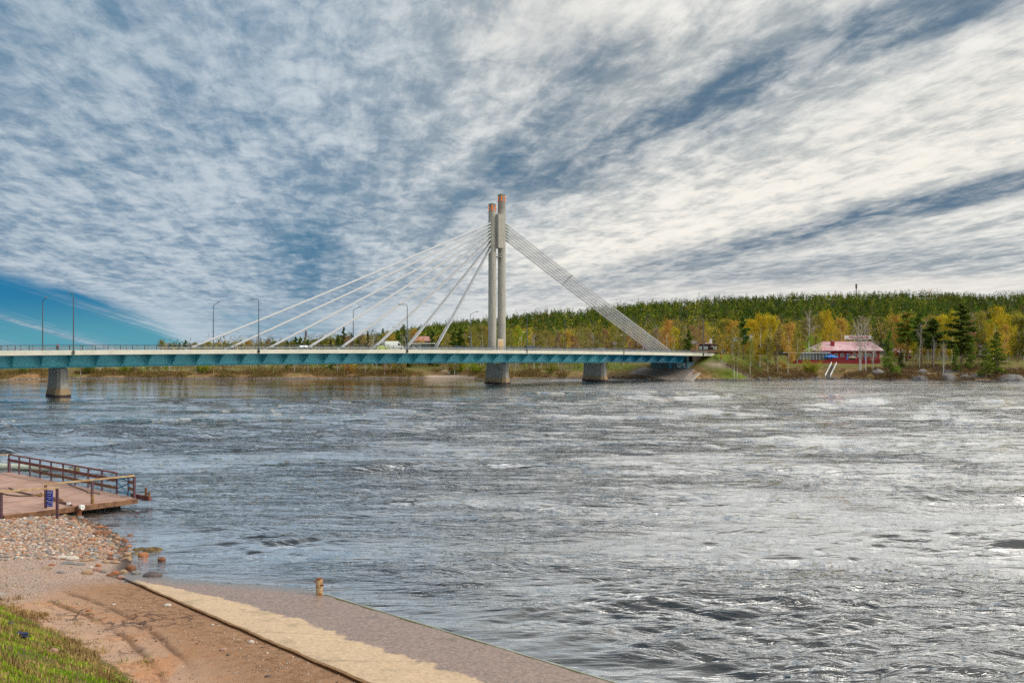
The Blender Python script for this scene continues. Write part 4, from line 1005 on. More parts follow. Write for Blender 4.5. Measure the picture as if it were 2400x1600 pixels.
# ================================================================== BUILDINGS
redw = mat('red_boards', (0.36, 0.022, 0.035), .75, (2, (0.25, 0.018, 0.025), .4, .6)); pinkr = mat('pink_metal_roof', (0.62, 0.34, 0.38), .35, (.25, (0.72, 0.50, 0.52), .4, .6), metal=.1)
whitep = mat('white_paint', (.75, .75, .72), .6); glass = mat('window_glass', (.10, .13, .14), .08, spec=.9); trimw = mat('white_trim', (.66, .66, .62), .6)
darkt = mat('dark_timber', (.05, .035, .03), .8); signr = mat('sign_red', (.45, .06, .07), .6)
rest = thing('restaurant', 'long red timber restaurant with a pale pink metal roof', 'restaurant', at(1990, 372))
def pxw(px, Y): return (px - CX) / F * Y
def zpy(py, Y): return CAMZ + (HY - py) * Y / F
Yf, Yb = 366.0, 380.0
x0, x1 = pxw(1916, Yf), pxw(2066, Yf); ze, zr = zpy(820.5, Yf), zpy(800, (Yf + Yb) / 2)
gz = zpy(850, Yf)
MB().box(((x0 + x1) / 2, (Yf + Yb) / 2, (gz + ze) / 2 - .3), (x1 - x0 - 1.2, Yb - Yf - 1.2, ze - gz + .6)).obj('wall', redw, rest)
rid = (Yf + Yb) / 2; a0_ = x0 - .8; a1_ = x1 + .8
rf = MB().add([(a0_, Yf - .8, ze), (a1_, Yf - .8, ze), (a1_, Yb + .8, ze), (a0_, Yb + .8, ze), (x0 + 4.5, rid, zr), (x1 - 1.5, rid, zr),
    (a0_, Yf - .8, ze - .25), (a1_, Yf - .8, ze - .25), (a1_, Yb + .8, ze - .25), (a0_, Yb + .8, ze - .25)],
    [(0, 1, 5, 4), (1, 2, 5), (2, 3, 4, 5), (3, 0, 4), (0, 6, 7, 1), (1, 7, 8, 2), (2, 8, 9, 3), (3, 9, 6, 0), (6, 9, 8, 7)]).obj('roof', pinkr, rest)
mb = MB()
for k in range(46):
    xx = a0_ + 1 + (a1_ - a0_ - 2) * k / 45; tx = x0 + 4.5 + (x1 - 1.5 - x0 - 4.5) * k / 45
    mb.beam((xx, Yf - .8, ze + .03), (tx, rid, zr + .03), .07, .07)
mb.obj('roof_seam', mat('dark_pink_seam', (.42, .17, .20), .5), rf)
cx_ = pxw(1950, rid - 3); MB().box((cx_, rid - 3.5, zpy(805, rid - 3.5)), (1.3, 1.3, 1.9)).obj('chimney', redw, rf); MB().box((cx_, rid - 3.5, zpy(805, rid - 3.5) + 1.15), (.8, .8, .5)).obj('chimney_cap', galv, rf)
sgx0, sgx1 = pxw(1979, rid), pxw(2042, rid)
sg = MB().box(((sgx0 + sgx1) / 2, rid, zpy(790.5, rid)), (sgx1 - sgx0, .25, 1.6)).obj('sign_board', whitep, rest)
mb = MB()
for k in range(5): mb.box((sgx0 + .8 + (sgx1 - sgx0 - 1.6) * k / 4, rid + .05, zr + .25), (.1, .1, 1.1))
mb.obj('sign_support', darkt, sg)
me = text_mesh('VALDEMARI', 1.55, signr, 'lettering', .05); me.transform(Matrix.Translation(((sgx0 + sgx1) / 2 + .4, rid - .16, zpy(790.5, rid))) @ Matrix.Rotation(R(90), 4, 'X')); link('lettering', me, sg)
MB().box((sgx0 + 1.0, rid - .15, zpy(793, rid)), (1.1, .06, .16)).obj('sign_bar', mat('violet_paint', (.25, .16, .45), .6), sg)
for k, px in enumerate((1960, 1975, 1990, 2003, 2016, 2030, 2041, 2052)):
    xx = pxw(px, Yf); w_ = MB().box((xx, Yf + .55, zpy(832, Yf)), (1.5, .12, 1.4)).obj('window', trimw, rest); MB().box((xx, Yf + .46, zpy(832, Yf)), (1.2, .08, 1.1)).obj('pane', glass, w_)
# glass terrace pavilion
gp = thing('glass_pavilion', 'low glazed terrace pavilion with a flat white roof', 'pavilion', at(1890, 358))
gx0, gx1, gy0, gy1 = pxw(1852, 358), pxw(1944, 358), 358.0, 366.0; gzt, gzb = zpy(827, 358), zpy(846, 358)
MB().box(((gx0 + gx1) / 2, (gy0 + gy1) / 2, gzt + .15), (gx1 - gx0 + .8, gy1 - gy0 + .6, .3)).obj('roof', whitep, gp)
MB().box(((gx0 + gx1) / 2, (gy0 + gy1) / 2, gzb - .2), (gx1 - gx0, gy1 - gy0, .8)).obj('plinth', redw, gp)
MB().box(((gx0 + gx1) / 2, gy1 - .4, (gzt + gzb) / 2), (gx1 - gx0 - .4, .2, gzt - gzb - .2)).obj('back_wall', darkt, gp)
for k in range(12):
    xa = gx0 + (gx1 - gx0) * k / 12; xb = gx0 + (gx1 - gx0) * (k + 1) / 12
    f_ = MB().box((xa + .06, gy0 + .08, (gzt + gzb) / 2), (.14, .14, gzt - gzb)).obj('mullion', trimw, gp)
    MB().box(((xa + xb) / 2 + .05, gy0 + .14, (gzt + gzb) / 2), (xb - xa - .16, .04, gzt - gzb - .1)).obj('pane', glass, gp)
# red board fence of the terrace
fe = thing('board_fence', 'red board fence along the front edge of the terrace', 'fence', at(1950, 354.5))
fx0, fx1 = pxw(1858, 354.5), pxw(2062, 354.5); ft, fb = zpy(843.5, 354.5), zpy(852.5, 354.5)
MB().box(((fx0 + fx1) / 2, 354.5, (ft + fb) / 2), (fx1 - fx0, .08, ft - fb)).obj('boards', redw, fe)
MB().box(((fx0 + fx1) / 2, 354.44, ft + .05), (fx1 - fx0, .2, .1)).obj('top_rail', mat('worn_red_rail', (.30, .07, .06), .7), fe)
for k in range(18): MB().box((fx0 + (fx1 - fx0) * k / 17, 354.6, (ft + fb) / 2), (.14, .14, ft - fb + .3)).obj('post', redw, fe)
MB().box(((fx0 + fx1) / 2, 360, (fb + .25)), (fx1 - fx0, 10.8, .2)).obj('terrace_floor', mat('deck_boards', (.25, .13, .10), .8), rest)
# parasols
bluec = mat('blue_canvas', (0.01, 0.19, 0.60), .7)
pr = thing('parasol', 'large open blue parasol on the restaurant terrace', 'parasol', (pxw(1948, 357), 357, fb + .35))
MB().tube((0, 0, 0), (0, 0, 3.6), .05, .05).obj('pole', galv, pr, local=True)
mb = MB(); n = 8; rr8 = [(2.9 * math.cos(6.283 * j / n), 2.9 * math.sin(6.283 * j / n), 2.35) for j in range(n)]
mb.add(rr8 + [(0, 0, 3.35)], [(j, (j + 1) % n, n) for j in range(n)]); mb.add([(x_, y_, 2.1) for x_, y_, z_ in rr8] + rr8, [(j, (j + 1) % n, n + (j + 1) % n, n + j) for j in range(n)])
mb.obj('canopy', bluec, pr, local=True)
for k, (px, lab) in enumerate(((1949, 'folded blue parasol in front of the open one'), (1985, 'folded blue parasol beside the terrace entrance'), (2028, 'folded blue parasol behind the leafless white birches'))):
    q = thing('parasol', lab, 'parasol', (pxw(px, 356), 356, fb + .35), 'folded parasols on the terrace')
    MB().tube((0, 0, 0), (0, 0, 3.7), .05, .05).obj('pole', galv, q, local=True)
    MB().path([(0, 0, 1.0), (0, 0, 1.4), (0, 0, 2.4), (0, 0, 3.5)], [.30, .34, .22, .10], 8).obj('canopy', bluec, q, local=True)
hut = thing('thatched_hut', 'small round serving hut with a grey thatched cone roof', 'hut', (pxw(1998, 357), 357, fb + .3))
MB().path([(0, 0, 0), (0, 0, 2.0)], [1.1, 1.1], 10).obj('counter', mat('brown_boards', (.20, .10, .06), .8), hut, local=True); MB().path([(0, 0, 2.0), (0, 0, 2.9)], [1.9, .15], 12).obj('roof', mat('thatch', (.30, .25, .18), .9), hut, local=True)
# stairs down the bank
st = thing('bank_stairs', 'steep white-railed steps leading down the bank to the river', 'stairs', at(1950, 338))
pa, pb = far_hit(1955, 857), far_hit(1940, 886.5); pa.z += .25; pb.z += .15; w3 = Vector((.95, 0, 0))
mb = MB()
for k in range(16):
    q = pa.lerp(pb, (k + .5) / 16); mb.box((q.x, q.y, q.z), (1.7, .5, .14))
mb.obj('treads', mat('grey_boards', (.16, .16, .17), .8), st)
for sgn in (-1, 1):
    MB().beam(pa + w3 * sgn, pb + w3 * sgn, .1, .3).obj('stringer', galv, st)
    mb = MB(); mb.beam(pa + w3 * sgn + Vector((0, 0, 1)), pb + w3 * sgn + Vector((0, 0, 1)), .16, .22); mb.beam(pa + w3 * sgn + Vector((0, 0, .55)), pb + w3 * sgn + Vector((0, 0, .55)), .1, .14)
    for k in range(6): q = pa.lerp(pb, k / 5.0) + w3 * sgn; mb.beam(q, q + Vector((0, 0, 1.05)), .1, .1)
    mb.obj('handrail', whitep, st)
# maroon flat building by the bridge end
mar = mat('maroon_cladding', (.045, .022, .04), .7); och = mat('ochre_brick', (.55, .33, .14), .85, (3, (.45, .26, .10), .4, .6))
mbld = thing('flat_roofed_building', 'dark maroon flat-roofed building with an ochre brick end', 'building', at(1655, 398))
ya = 398.0; X0, X1 = pxw(1637, ya), pxw(1684, ya); zt_, zb_ = zpy(806, ya), zpy(828, ya)
MB().box(((X0 + X1) / 2, ya + 6, (zt_ + zb_) / 2), (X1 - X0, 12, zt_ - zb_)).obj('wall', mar, mbld)
XO = pxw(1630.5, ya); MB().box(((XO + X0) / 2 - .002, ya + 5.7, (zt_ + zb_) / 2 + .1), (X0 - XO, 12, zt_ - zb_)).obj('brick_wall', och, mbld)
MB().box(((X0 + X1) / 2, ya + 6, zt_ + .12), (X1 - X0 + .5, 12.5, .2)).obj('roof_edge', mat('pink_flashing', (.5, .3, .3), .6), mbld)
for k, (a, b_) in enumerate(((1638.5, 1645), (1649, 1659), (1671, 1680))):
    xa, xb = pxw(a, ya), pxw(b_, ya); w_ = MB().box(((xa + xb) / 2, ya - .05, zpy(815, ya)), (xb - xa, .14, 1.35)).obj('window', trimw, mbld)
    MB().box(((xa + xb) / 2, ya - .13, zpy(814.7, ya)), (xb - xa - .3, .06, 1.05)).obj('pane', mat('bright_window', (.36, .52, .52), .15, spec=.8), w_)
mb = MB().box((pxw(1665.5, ya + 3), ya + 3, zpy(800, ya + 3)), (1.1, 1.1, 2.3)); mb.obj('vent_stack', whitep, mbld); MB().box((pxw(1656, ya + 3), ya + 3, zpy(804.4, ya + 3)), (1.1, 1.0, .8)).obj('vent', whitep, mbld)
MB().box(((X0 + X1) / 2 + 1, ya - 3, zpy(823, ya - 3)), (X1 - X0 + 3, .3, 1.1)).obj('low_wall', mat('brick_wall', (.36, .22, .14), .85), mbld)
bn_ = thing('banner_sign', 'long grey banner with pale lettering beside the maroon building', 'sign', at(1627, 394))
bx0, bx1, byy = pxw(1613, 394), pxw(1635, 394), 394.0
bo = MB().box(((bx0 + bx1) / 2, byy, zpy(802, byy)), (bx1 - bx0, .12, 1.7)).obj('panel', mat('grey_banner', (.27, .29, .33), .6), bn_)
me = text_mesh('XIRE', 1.5, whitep, 'lettering', .06); me.transform(Matrix.Translation(((bx0 + bx1) / 2, byy - .09, zpy(802, byy))) @ Matrix.Rotation(R(90), 4, 'X')); link('lettering', me, bo)
for xx in (bx0 + .5, bx1 - .5): MB().box((xx, byy + .15, (fz(xx, byy) + zpy(799, byy)) / 2), (.15, .15, zpy(799, byy) - fz(xx, byy))).obj('post', galv, bn_)
# white modern building and its red-roofed neighbour behind the left cables
wb = thing('modern_house', 'white flat-roofed house with a blue glazed corner', 'house', at(985, 384)); yw = 384.0
xa, xb = pxw(966, yw), pxw(987, yw); MB().box(((xa + xb) / 2, yw + 4, zpy(814, yw)), (xb - xa, 8, 3.4)).obj('wall', mat('white_render', (.62, .66, .72), .7), wb)
xc = pxw(1006, yw); gl_ = MB().box(((xb + xc) / 2, yw + 4.5, zpy(814.5, yw)), (xc - xb, 7, 3.0)).obj('glazed_wall', mat('blue_glazing', (.04, .16, .24), .15, spec=.8), wb)
for k in range(5): MB().box((xb + (xc - xb) * k / 4, yw + .9, zpy(814.5, yw)), (.12, .12, 3.0)).obj('mullion', trimw, gl_)
MB().box(((xa + xc) / 2 + .6, yw + 3.6, zpy(804.6, yw)), (xc - xa + 3, 10, .35)).obj('roof', whitep, wb)
w_ = MB().box((pxw(976, yw), yw - .05, zpy(812, yw)), (1.2, .12, 1.3)).obj('window', trimw, wb); MB().box((pxw(976, yw), yw - .13, zpy(812, yw)), (.9, .06, 1.0)).obj('pane', glass, w_)
def gabled(name, lab, pxa, pxb, Y, pe, pr_, dep, wm, rm, base):
    h = thing(name, lab, 'house', at((pxa + pxb) / 2, Y)); xa, xb = pxw(pxa, Y), pxw(pxb, Y); ze_, zr_ = zpy(pe, Y), zpy(pr_, Y + dep / 2)
    MB().box(((xa + xb) / 2, Y + dep / 2, (zpy(base, Y) + ze_) / 2), (xb - xa - 1, dep - 1, ze_ - zpy(base, Y))).obj('wall', wm, h)
    MB().prism([(-.6, 0), (dep / 2, zr_ - ze_), (dep + .6, 0), (dep / 2, zr_ - ze_ - .3 - .01)] if False else [(-.6, 0), (dep / 2, zr_ - ze_), (dep + .6, 0)], (0, 1, 0), (0, 0, 1), (xb - xa, 0, 0), (xa, Y, ze_ + .003)).obj('roof', rm, h)
    for k in range(3):
        xx = xa + (xb - xa) * (k + .5) / 3; w_ = MB().box((xx, Y + .45, zpy(base, Y) * .4 + ze_ * .6), (1.3, .12, 1.2)).obj('window', trimw, h); MB().box((xx, Y + .37, zpy(base, Y) * .4 + ze_ * .6), (1.0, .06, .9)).obj('pane', glass, w_)
    return h
redroof = mat('salmon_metal_roof', (.42, .19, .16), .6); brn = mat('brown_roof', (.12, .08, .07), .8); rdb = mat('dull_red_boards', (.22, .05, .04), .8)
gabled('red_roofed_house', 'house with a salmon red roof behind the white flat-roofed house', 965, 1004, 394, 799, 788, 10, darkt, redroof, 812)
gabled('brown_house', 'low brown house with a dark roof seen left of the back stays', 1437, 1460, 392, 808, 800, 9, rdb, brn, 818)
gabled('brown_house', 'dark-roofed house with ochre walls seen through the back stays', 1493, 1532, 398, 812, 804, 10, och, brn, 820)
gabled('red_cottage', 'small red cottage behind the reddish pine trunk', 2106, 2140, 392, 826, 816, 9, redw, pinkr, 840)
gabled('white_house', 'pale house half hidden behind the yellow-green pine', 2302, 2330, 402, 818, 808, 9, whitep, brn, 832)
bnn = thing('banner', 'narrow red and white banner behind the back stays', 'banner', at(1506, 385)); zb0 = fz(pxw(1506, 385), 385)
MB().box((pxw(1506, 385), 385, (zb0 + zpy(810, 385)) / 2), (.1, .1, zpy(810, 385) - zb0)).obj('pole', galv, bnn)
o = MB().box((pxw(1506, 385) + .4, 385, zpy(815, 385)), (.75, .05, 2.0)).obj('cloth', mat('red_cloth', (.55, .06, .05), .7), bnn); MB().box((pxw(1506, 385) + .4, 384.96, zpy(815.5, 385)), (.6, .04, .55)).obj('white_panel', whitep, o)
# sign gantry
ga = thing('sign_gantry', 'grey overhead gantry with blue road signs among the birches', 'road sign', at(1745, 362)); yg = 362.0
zb0 = zpy(795, yg); xg0, xg1 = pxw(1716, yg), pxw(1783, yg)
MB().box((xg0, yg, (zb0 + fz(xg0, yg)) / 2), (.28, .28, zb0 - fz(xg0, yg))).obj('post', galv, ga); MB().box(((xg0 + xg1) / 2, yg, zb0), (xg1 - xg0, .3, .32)).obj('beam', galv, ga)
sb = mat('sign_blue', (0.0, 0.22, 0.60), .5); sk = mat('sign_pale_blue', (.42, .60, .72), .5); sg_ = mat('sign_weathered', (.36, .32, .27), .6)
def gsign(pa_, pb_, ta, tb, m0, bars, lab):
    xa, xb = pxw(pa_, yg), pxw(pb_, yg); za, zb2 = zpy(ta, yg), zpy(tb, yg)
    o = MB().box(((xa + xb) / 2, yg - .25, (za + zb2) / 2), (xb - xa, .1, za - zb2)).obj('sign_panel', m0, ga); o['label'] = lab
    for (f0, f1, g0, g1, mm) in bars:
        MB().box((xa + (xb - xa) * (f0 + f1) / 2, yg - .33, za - (za - zb2) * (g0 + g1) / 2), ((xb - xa) * (f1 - f0), .05, (za - zb2) * (g1 - g0))).obj('sign_field', mm, o)
gsign(1720, 1731, 790.5, 801, sk, ((.12, .55, .12, .34, sb), (.08, .9, .72, .9, galv)), 'small pale blue sign, half hidden by branches')
gsign(1738, 1750.5, 786, 800, sb, ((.0, 1.0, .36, .76, mat('sign_white', (.62, .72, .80), .5)), (.42, .5, .78, .98, whitep), (.1, .3, .84, .94, whitep)), 'blue sign with a white field')
gsign(1755, 1767, 781, 799.5, sg_, ((.05, .95, .03, .22, mat('sign_grey', (.20, .19, .18), .6)), (.08, .45, .3, .55, trimw), (.05, .3, .75, .95, trimw)), 'weathered grey and beige sign')
# street lamps of the road beyond
for k, (px, top, Y, lab) in enumerate(((1734, 765, 372, 'tall straight lamp post beside the sign gantry'), (1607, 766, 384, 'bare pale pole rising behind the right end of the bridge'), (1691, 799, 352, 'thin white pole in front of the small round orange birch'), (2020, 823, 360, 'thin terrace lamp post by the leafless birches'), (1577, 770, 392, 'thin grey lamp post left of the bridge end pole'))):
    p = at(px, Y); H_ = zpy(top, Y) - p.z; q = thing('lamp_post', lab, 'street lamp', p, 'lamp posts beyond the bridge end')
    MB().path([(0, 0, -.2), (0, 0, H_ * .5), (0, 0, H_)], [.13, .11, .08], 7).obj('pole', galv, q, local=True); MB().box((-.5, 0, H_), (1.0, .26, .13)).obj('lamp_head', MATS['white_lamp_head'], q, local=True)
ms = thing('radio_mast', 'slim lattice radio mast on the crest of the wooded hill', 'mast', at(2007, 1330)); zz0 = fz(pxw(2007, 1330), 1330); H_ = zpy(665, 1330) - zz0
MB().tube((0, 0, 0), (0, 0, H_), .7, .6, 6).obj('mast', mat('mast_steel', (.12, .09, .10), .6), ms, local=True); MB().tube((0, 0, H_ - 7), (0, 0, H_ - .5), 1.4, 1.4, 8).obj('antenna', mat('antenna_grey', (.16, .12, .13), .6), ms, local=True)
ms = thing('radio_mast', 'short dark antenna mast above the trees left of the cables', 'mast', at(717, 420)); zz0 = fz(pxw(717, 420), 420); H_ = zpy(775, 420) - zz0
MB().tube((0, 0, 0), (0, 0, H_), .22, .16, 6).obj('mast', MATS['mast_steel'], ms, local=True); MB().tube((0, 0, H_ - 2.6), (0, 0, H_ - .2), .5, .5, 8).obj('antenna', MATS['antenna_grey'], ms, local=True)
# round blue sign, brick block, life-buoy stand, boat
rs_ = thing('round_sign', 'round blue traffic sign right of the bridge end', 'traffic sign', at(1696, 350)); zz0 = fz(pxw(1696, 350), 350); H_ = zpy(826, 350) - zz0
MB().tube((0, .1, 0), (0, .1, H_ + .3), .05, .05, 6).obj('pole', galv, rs_, local=True); MB().tube((0, 0, H_), (0, -.06, H_), .62, .62, 20).obj('sign_face', mat('traffic_blue', (.01, .10, .35), .5), rs_, local=True)
bk = MB().box((0, 0, .45), (1.6, .9, .95)).obj('brick_block', mat('red_brick', (.27, .13, .09), .9, (5, (.18, .09, .07), .4, .6))); bk.location = far_hit(2193, 866); tag(bk, 'low brick block on the bank beside a white birch stem', 'block')
lb = thing('lifebuoy_stand', 'white post with a red and white lifebuoy box on the far beach', 'lifebuoy stand', far_hit(1053, 875))
MB().box((0, 0, .9), (.18, .18, 1.8)).obj('post', whitep, lb, local=True); MB().box((0, -.12, 1.7), (.62, .16, .95)).obj('buoy_box', whitep, lb, local=True); MB().box((0, -.22, 1.85), (.5, .05, .45)).obj('red_panel', signr, lb, local=True)
bt = thing('rowing_boat', 'white rowing boat turned upside down on the far beach', 'boat', far_hit(1062, 875) + Vector((0, 0, .1)), None, R(24))
hull = []
for k in range(9):
    x_ = -2.3 + 4.6 * k / 8; w_ = .72 * (1 - abs(k / 4.0 - 1) ** 2.6 * .95); h_ = .55 * (1 - abs(k / 4.0 - 1) ** 3 * .6)
    hull.append([(x_, w_ * math.cos(math.pi * j / 8), .02 + h_ * math.sin(math.pi * j / 8) ** .8) for j in range(9)])
MB().loft(hull).obj('hull', whitep, bt, smooth=True, local=True); MB().beam((-2.1, 0, .55), (2.1, 0, .55), .08, .08).obj('keel', galv, bt, local=True)

# ================================================================== VEHICLES
tyre = mat('tyre', (.02, .02, .02), .9); rim = mat('wheel_rim', (.45, .45, .46), .35, metal=.7); carglass = mat('car_glass', (.03, .04, .05), .06, spec=.9)
lampw = mat('headlight_glass', (.7, .7, .68), .2); lampr = mat('tail_light_glass', (.35, .02, .02), .3)
def car(name, lab, cat, s, w, L, W, body, cabin, m, flip=1, van=False):
    v = thing(name, lab, cat, BP(s, w, -.26), 'vehicles on the bridge', rz_u + (0 if flip > 0 else math.pi))
    def solid(pts, hw0, hw1, zmid):
        rings = []
        for x_, z_ in pts: pass
        mb = MB(); n = len(pts); k = lambda z_: hw0 + (hw1 - hw0) * max(0, min(1, (z_ - zmid) / .8))
        mb.add([(x_, -k(z_), z_) for x_, z_ in pts] + [(x_, k(z_), z_) for x_, z_ in pts], [tuple(range(n))[::-1], tuple(range(n, 2 * n))] + [(j, (j + 1) % n, n + (j + 1) % n, n + j) for j in range(n)])
        return mb
    b_ = solid(body, W / 2, W / 2 * .93, .9).obj('body', m, v, bevel=.05, local=True)
    if cabin: solid(cabin, W / 2 * .93, W / 2 * .74, cabin[0][1]).obj('cabin', m, v, bevel=.03, local=True)
    return v, b_
def glassq(v, pts, side_w, name='window'):
    for sg2 in (-1, 1):
        mb = MB(); n = len(pts)
        a = [(x_, sg2 * (y_ + .012), z_) for x_, y_, z_ in pts]; b_ = [(x_, sg2 * (y_ - .03), z_) for x_, y_, z_ in pts]
        mb.add(a + b_, [tuple(range(n)), tuple(range(2 * n - 1, n - 1, -1))] + [(j, (j + 1) % n, n + (j + 1) % n, n + j) for j in range(n)]); mb.obj(name, carglass, v, local=True)
def wheels(v, xs_, r, W):
    for x_ in xs_:
        for sg2 in (-1, 1):
            t_ = MB().tube((x_, sg2 * (W / 2 - .2), r), (x_, sg2 * (W / 2 + .02), r), r, r, 16).obj('wheel', tyre, v, local=True); MB().tube((x_, sg2 * (W / 2 + .0), r), (x_, sg2 * (W / 2 + .035), r), r * .62, r * .62, 12).obj('rim', rim, t_, local=True)
def saloon(name, lab, s, w, m, flip, est=False, L=4.6, H=1.47):
    h = L / 2
    body = [(-h, .35), (-h, .85), (-h + .15, .98), (h - 1.15, .95), (h - .25, .80), (h, .62), (h, .32), (h - .5, .22), (-h + .5, .22)]
    cab = [(-h + (.12 if est else .55), .95), (-h + (.4 if est else 1.2), H), (.35, H + .01), (h - 1.25, .94)]
    v, b_ = car(name, lab, 'car', s, w, L, 1.8, body, cab, m, flip)
    y0, y1 = .84, .69
    glassq(v, [(cab[0][0] + .3, y0, 1.0), (cab[1][0] + .1, y1, H - .08), (-.25, y1, H - .06), (-.25, y0, 1.0)], 0); glassq(v, [(-.15, y0, 1.0), (-.15, y1, H - .06), (.30, y1, H - .08), (h - 1.5, y0, 1.0)], 0)
    MB().add([(cab[3][0] - .02, -.78, .97), (cab[3][0] - .02, .78, .97), (.42, .64, H - .04), (.42, -.64, H - .04)], [(0, 1, 2, 3)]).obj('windscreen', carglass, v, local=True).location = (.025, 0, .025)
    MB().add([(cab[0][0] + .02, -.78, .99), (cab[0][0] + .02, .78, .99), (cab[1][0] - .06, .64, H - .04), (cab[1][0] - .06, -.64, H - .04)], [(0, 1, 2, 3)]).obj('rear_window', carglass, v, local=True).location = (-.03, 0, .02)
    wheels(v, (-h + .85, h - .85), .32, 1.8)
    for sg2 in (-1, 1): MB().box((h - .06, sg2 * .62, .66), (.16, .36, .16)).obj('headlight', lampw, v, local=True); MB().box((-h + .02, sg2 * .68, .78), (.10, .28, .2)).obj('tail_light', lampr, v, local=True)
    MB().box((h - .02, 0, .38), (.12, 1.6, .14)).obj('bumper', MATS['dark_steel'], v, local=True)
    return v
WN = 6.2
def cs(px): return bs(px, WN)
saloon('saloon_car', 'dark teal saloon car low behind the railing, leftmost vehicle', cs(706), WN, mat('teal_paint', (.02, .07, .09), .3), -1)
saloon('estate_car', 'dark estate car with a pale bonnet right of the pylon', cs(1245), WN, mat('dark_grey_paint', (.09, .11, .13), .3), 1, True, 4.9, 1.8)
saloon('saloon_car', 'silver-grey saloon car above the right pier', cs(1409), WN, mat('silver_paint', (.22, .25, .28), .25, metal=.3), 1)
saloon('small_car', 'yellow-green car roof barely showing left of the white van', cs(884), WN - 2.2, mat('lime_paint', (.42, .5, .12), .4), 1, False, 3.9, 1.3)
vp = mat('van_white', (.66, .70, .66), .4)
body = [(-3.1, .4), (-3.1, 2.35), (-2.95, 2.55), (.9, 2.6), (1.35, 2.45), (2.25, 1.35), (2.9, 1.1), (3.05, .75), (3.05, .38), (2.5, .28), (-2.7, .28)]
v, b_ = car('delivery_van', 'white high-roofed delivery van driving right, left of the pylon', 'van', cs(921), WN, 6.1, 2.0, body, None, vp)
glassq(v, [(1.0, .95, 1.35), (1.0, .95, 2.1), (1.38, .95, 2.1), (2.05, .97, 1.35)], 0); MB().add([(2.26, -.85, 1.42), (2.26, .85, 1.42), (1.42, .8, 2.40), (1.42, -.8, 2.40)], [(0, 1, 2, 3)]).obj('windscreen', carglass, v, local=True).location = (.03, 0, .03)
wheels(v, (-2.05, 2.0), .36, 2.0)
for sg2 in (-1, 1): MB().box((3.0, sg2 * .75, .85), (.18, .34, .26)).obj('headlight', lampw, v, local=True); MB().box((-3.09, sg2 * .88, 1.1), (.08, .16, .8)).obj('tail_light', lampr, v, local=True)
MB().box((-3.11, 0, 1.3), (.05, .05, 1.9)).obj('rear_door', MATS['dark_steel'], v, local=True)
MB().box((-2.2, -1.0, 1.25), (1.0, .03, .9)).obj('side_panel', mat('grey_panel', (.45, .47, .46), .5), v, local=True)

# ================================================================== PEOPLE ON THE FOOTWAY
def person(lab, pos, rz, jacket, trouser, stride=.32, arms=.25):
    t_ = thing('person', lab, 'person', pos, 'people walking on the bridge', rz)
    sk = mat('skin', (.50, .28, .19), .6)
    J = {'pel': ((0, 0, .95), .135), 'chest': ((0, .02, 1.28), .15), 'neck': ((0, .03, 1.50), .058), 'head': ((0, .06, 1.66), .098), 'top': ((0, .04, 1.76), .07),
         'sl': ((-.19, .02, 1.42), .058), 'el': ((-.25, -.10 * 1 - arms * .3, 1.14), .045), 'hl': ((-.22, .04 - arms, .93), .034), 'sr': ((.19, .02, 1.42), .058), 'er': ((.25, .02, 1.13), .045), 'hr': ((.22, .10 + arms, .98), .034),
         'tl': ((-.10, 0, .90), .10), 'kl': ((-.11, stride * .6, .50), .065), 'al': ((-.11, stride, .09), .045), 'fl': ((-.11, stride + .16, .05), .04),
         'tr': ((.10, 0, .90), .10), 'kr': ((.11, -stride * .2, .50), .065), 'ar': ((.11, -stride, .13), .045), 'fr': ((.11, -stride + .14, .05), .04)}
    E = [('pel', 'chest'), ('chest', 'neck'), ('neck', 'head'), ('head', 'top'), ('chest', 'sl'), ('sl', 'el'), ('el', 'hl'), ('chest', 'sr'), ('sr', 'er'), ('er', 'hr'), ('pel', 'tl'), ('tl', 'kl'), ('kl', 'al'), ('al', 'fl'), ('pel', 'tr'), ('tr', 'kr'), ('kr', 'ar'), ('ar', 'fr')]
    def skin(name, keys, m, grow=0.0):
        ks = [k for k in J if k in keys]; me = bpy.data.meshes.new(name); me.from_pydata([J[k][0] for k in ks], [(ks.index(a), ks.index(b_)) for a, b_ in E if a in ks and b_ in ks], []); me.materials.append(m)
        o = link(name, me, t_, True); md = o.modifiers.new('skin', 'SKIN')
        for k, sv in zip(ks, me.skin_vertices[0].data): sv.radius = (J[k][1] + grow,) * 2
        me.skin_vertices[0].data[0].use_root = True; md.use_smooth_shade = True; o.modifiers.new('sub', 'SUBSURF').levels = 1; o.modifiers[-1].render_levels = 1
        return o
    skin('body', list(J), sk)
    skin('jacket', ['pel', 'chest', 'sl', 'el', 'hl', 'sr', 'er', 'hr'], jacket, .02); skin('trousers', ['pel', 'tl', 'kl', 'al', 'tr', 'kr', 'ar'], trouser, .015)
    MB().path([(0, .02, 1.62), (0, .025, 1.72), (0, .03, 1.79)], [.105, .112, .05], 10).obj('hair', mat('dark_hair', (.05, .03, .02), .8), t_, smooth=True, local=True)
    return t_
dk = mat('dark_trousers', (.04, .04, .05), .8); bj = mat('blue_jacket', (.01, .08, .45), .7); rj = mat('red_jacket', (.60, .02, .03), .7)
person('person in a blue jacket walking on the deck between the cables and the pylon', BP(bs(1074, 22), 22, -.25), rz_u - R(90), bj, dk)
person('person in a red jacket walking near the right end of the bridge', BP(bs(1624, 1.6), 1.6, -.25), rz_u + R(90), rj, dk)
person('person in a crimson top on the deck between the two left lamps', BP(bs(135, 1.6), 1.6, -.25), rz_u - R(90), mat('crimson_top', (.45, .02, .08), .7), dk)
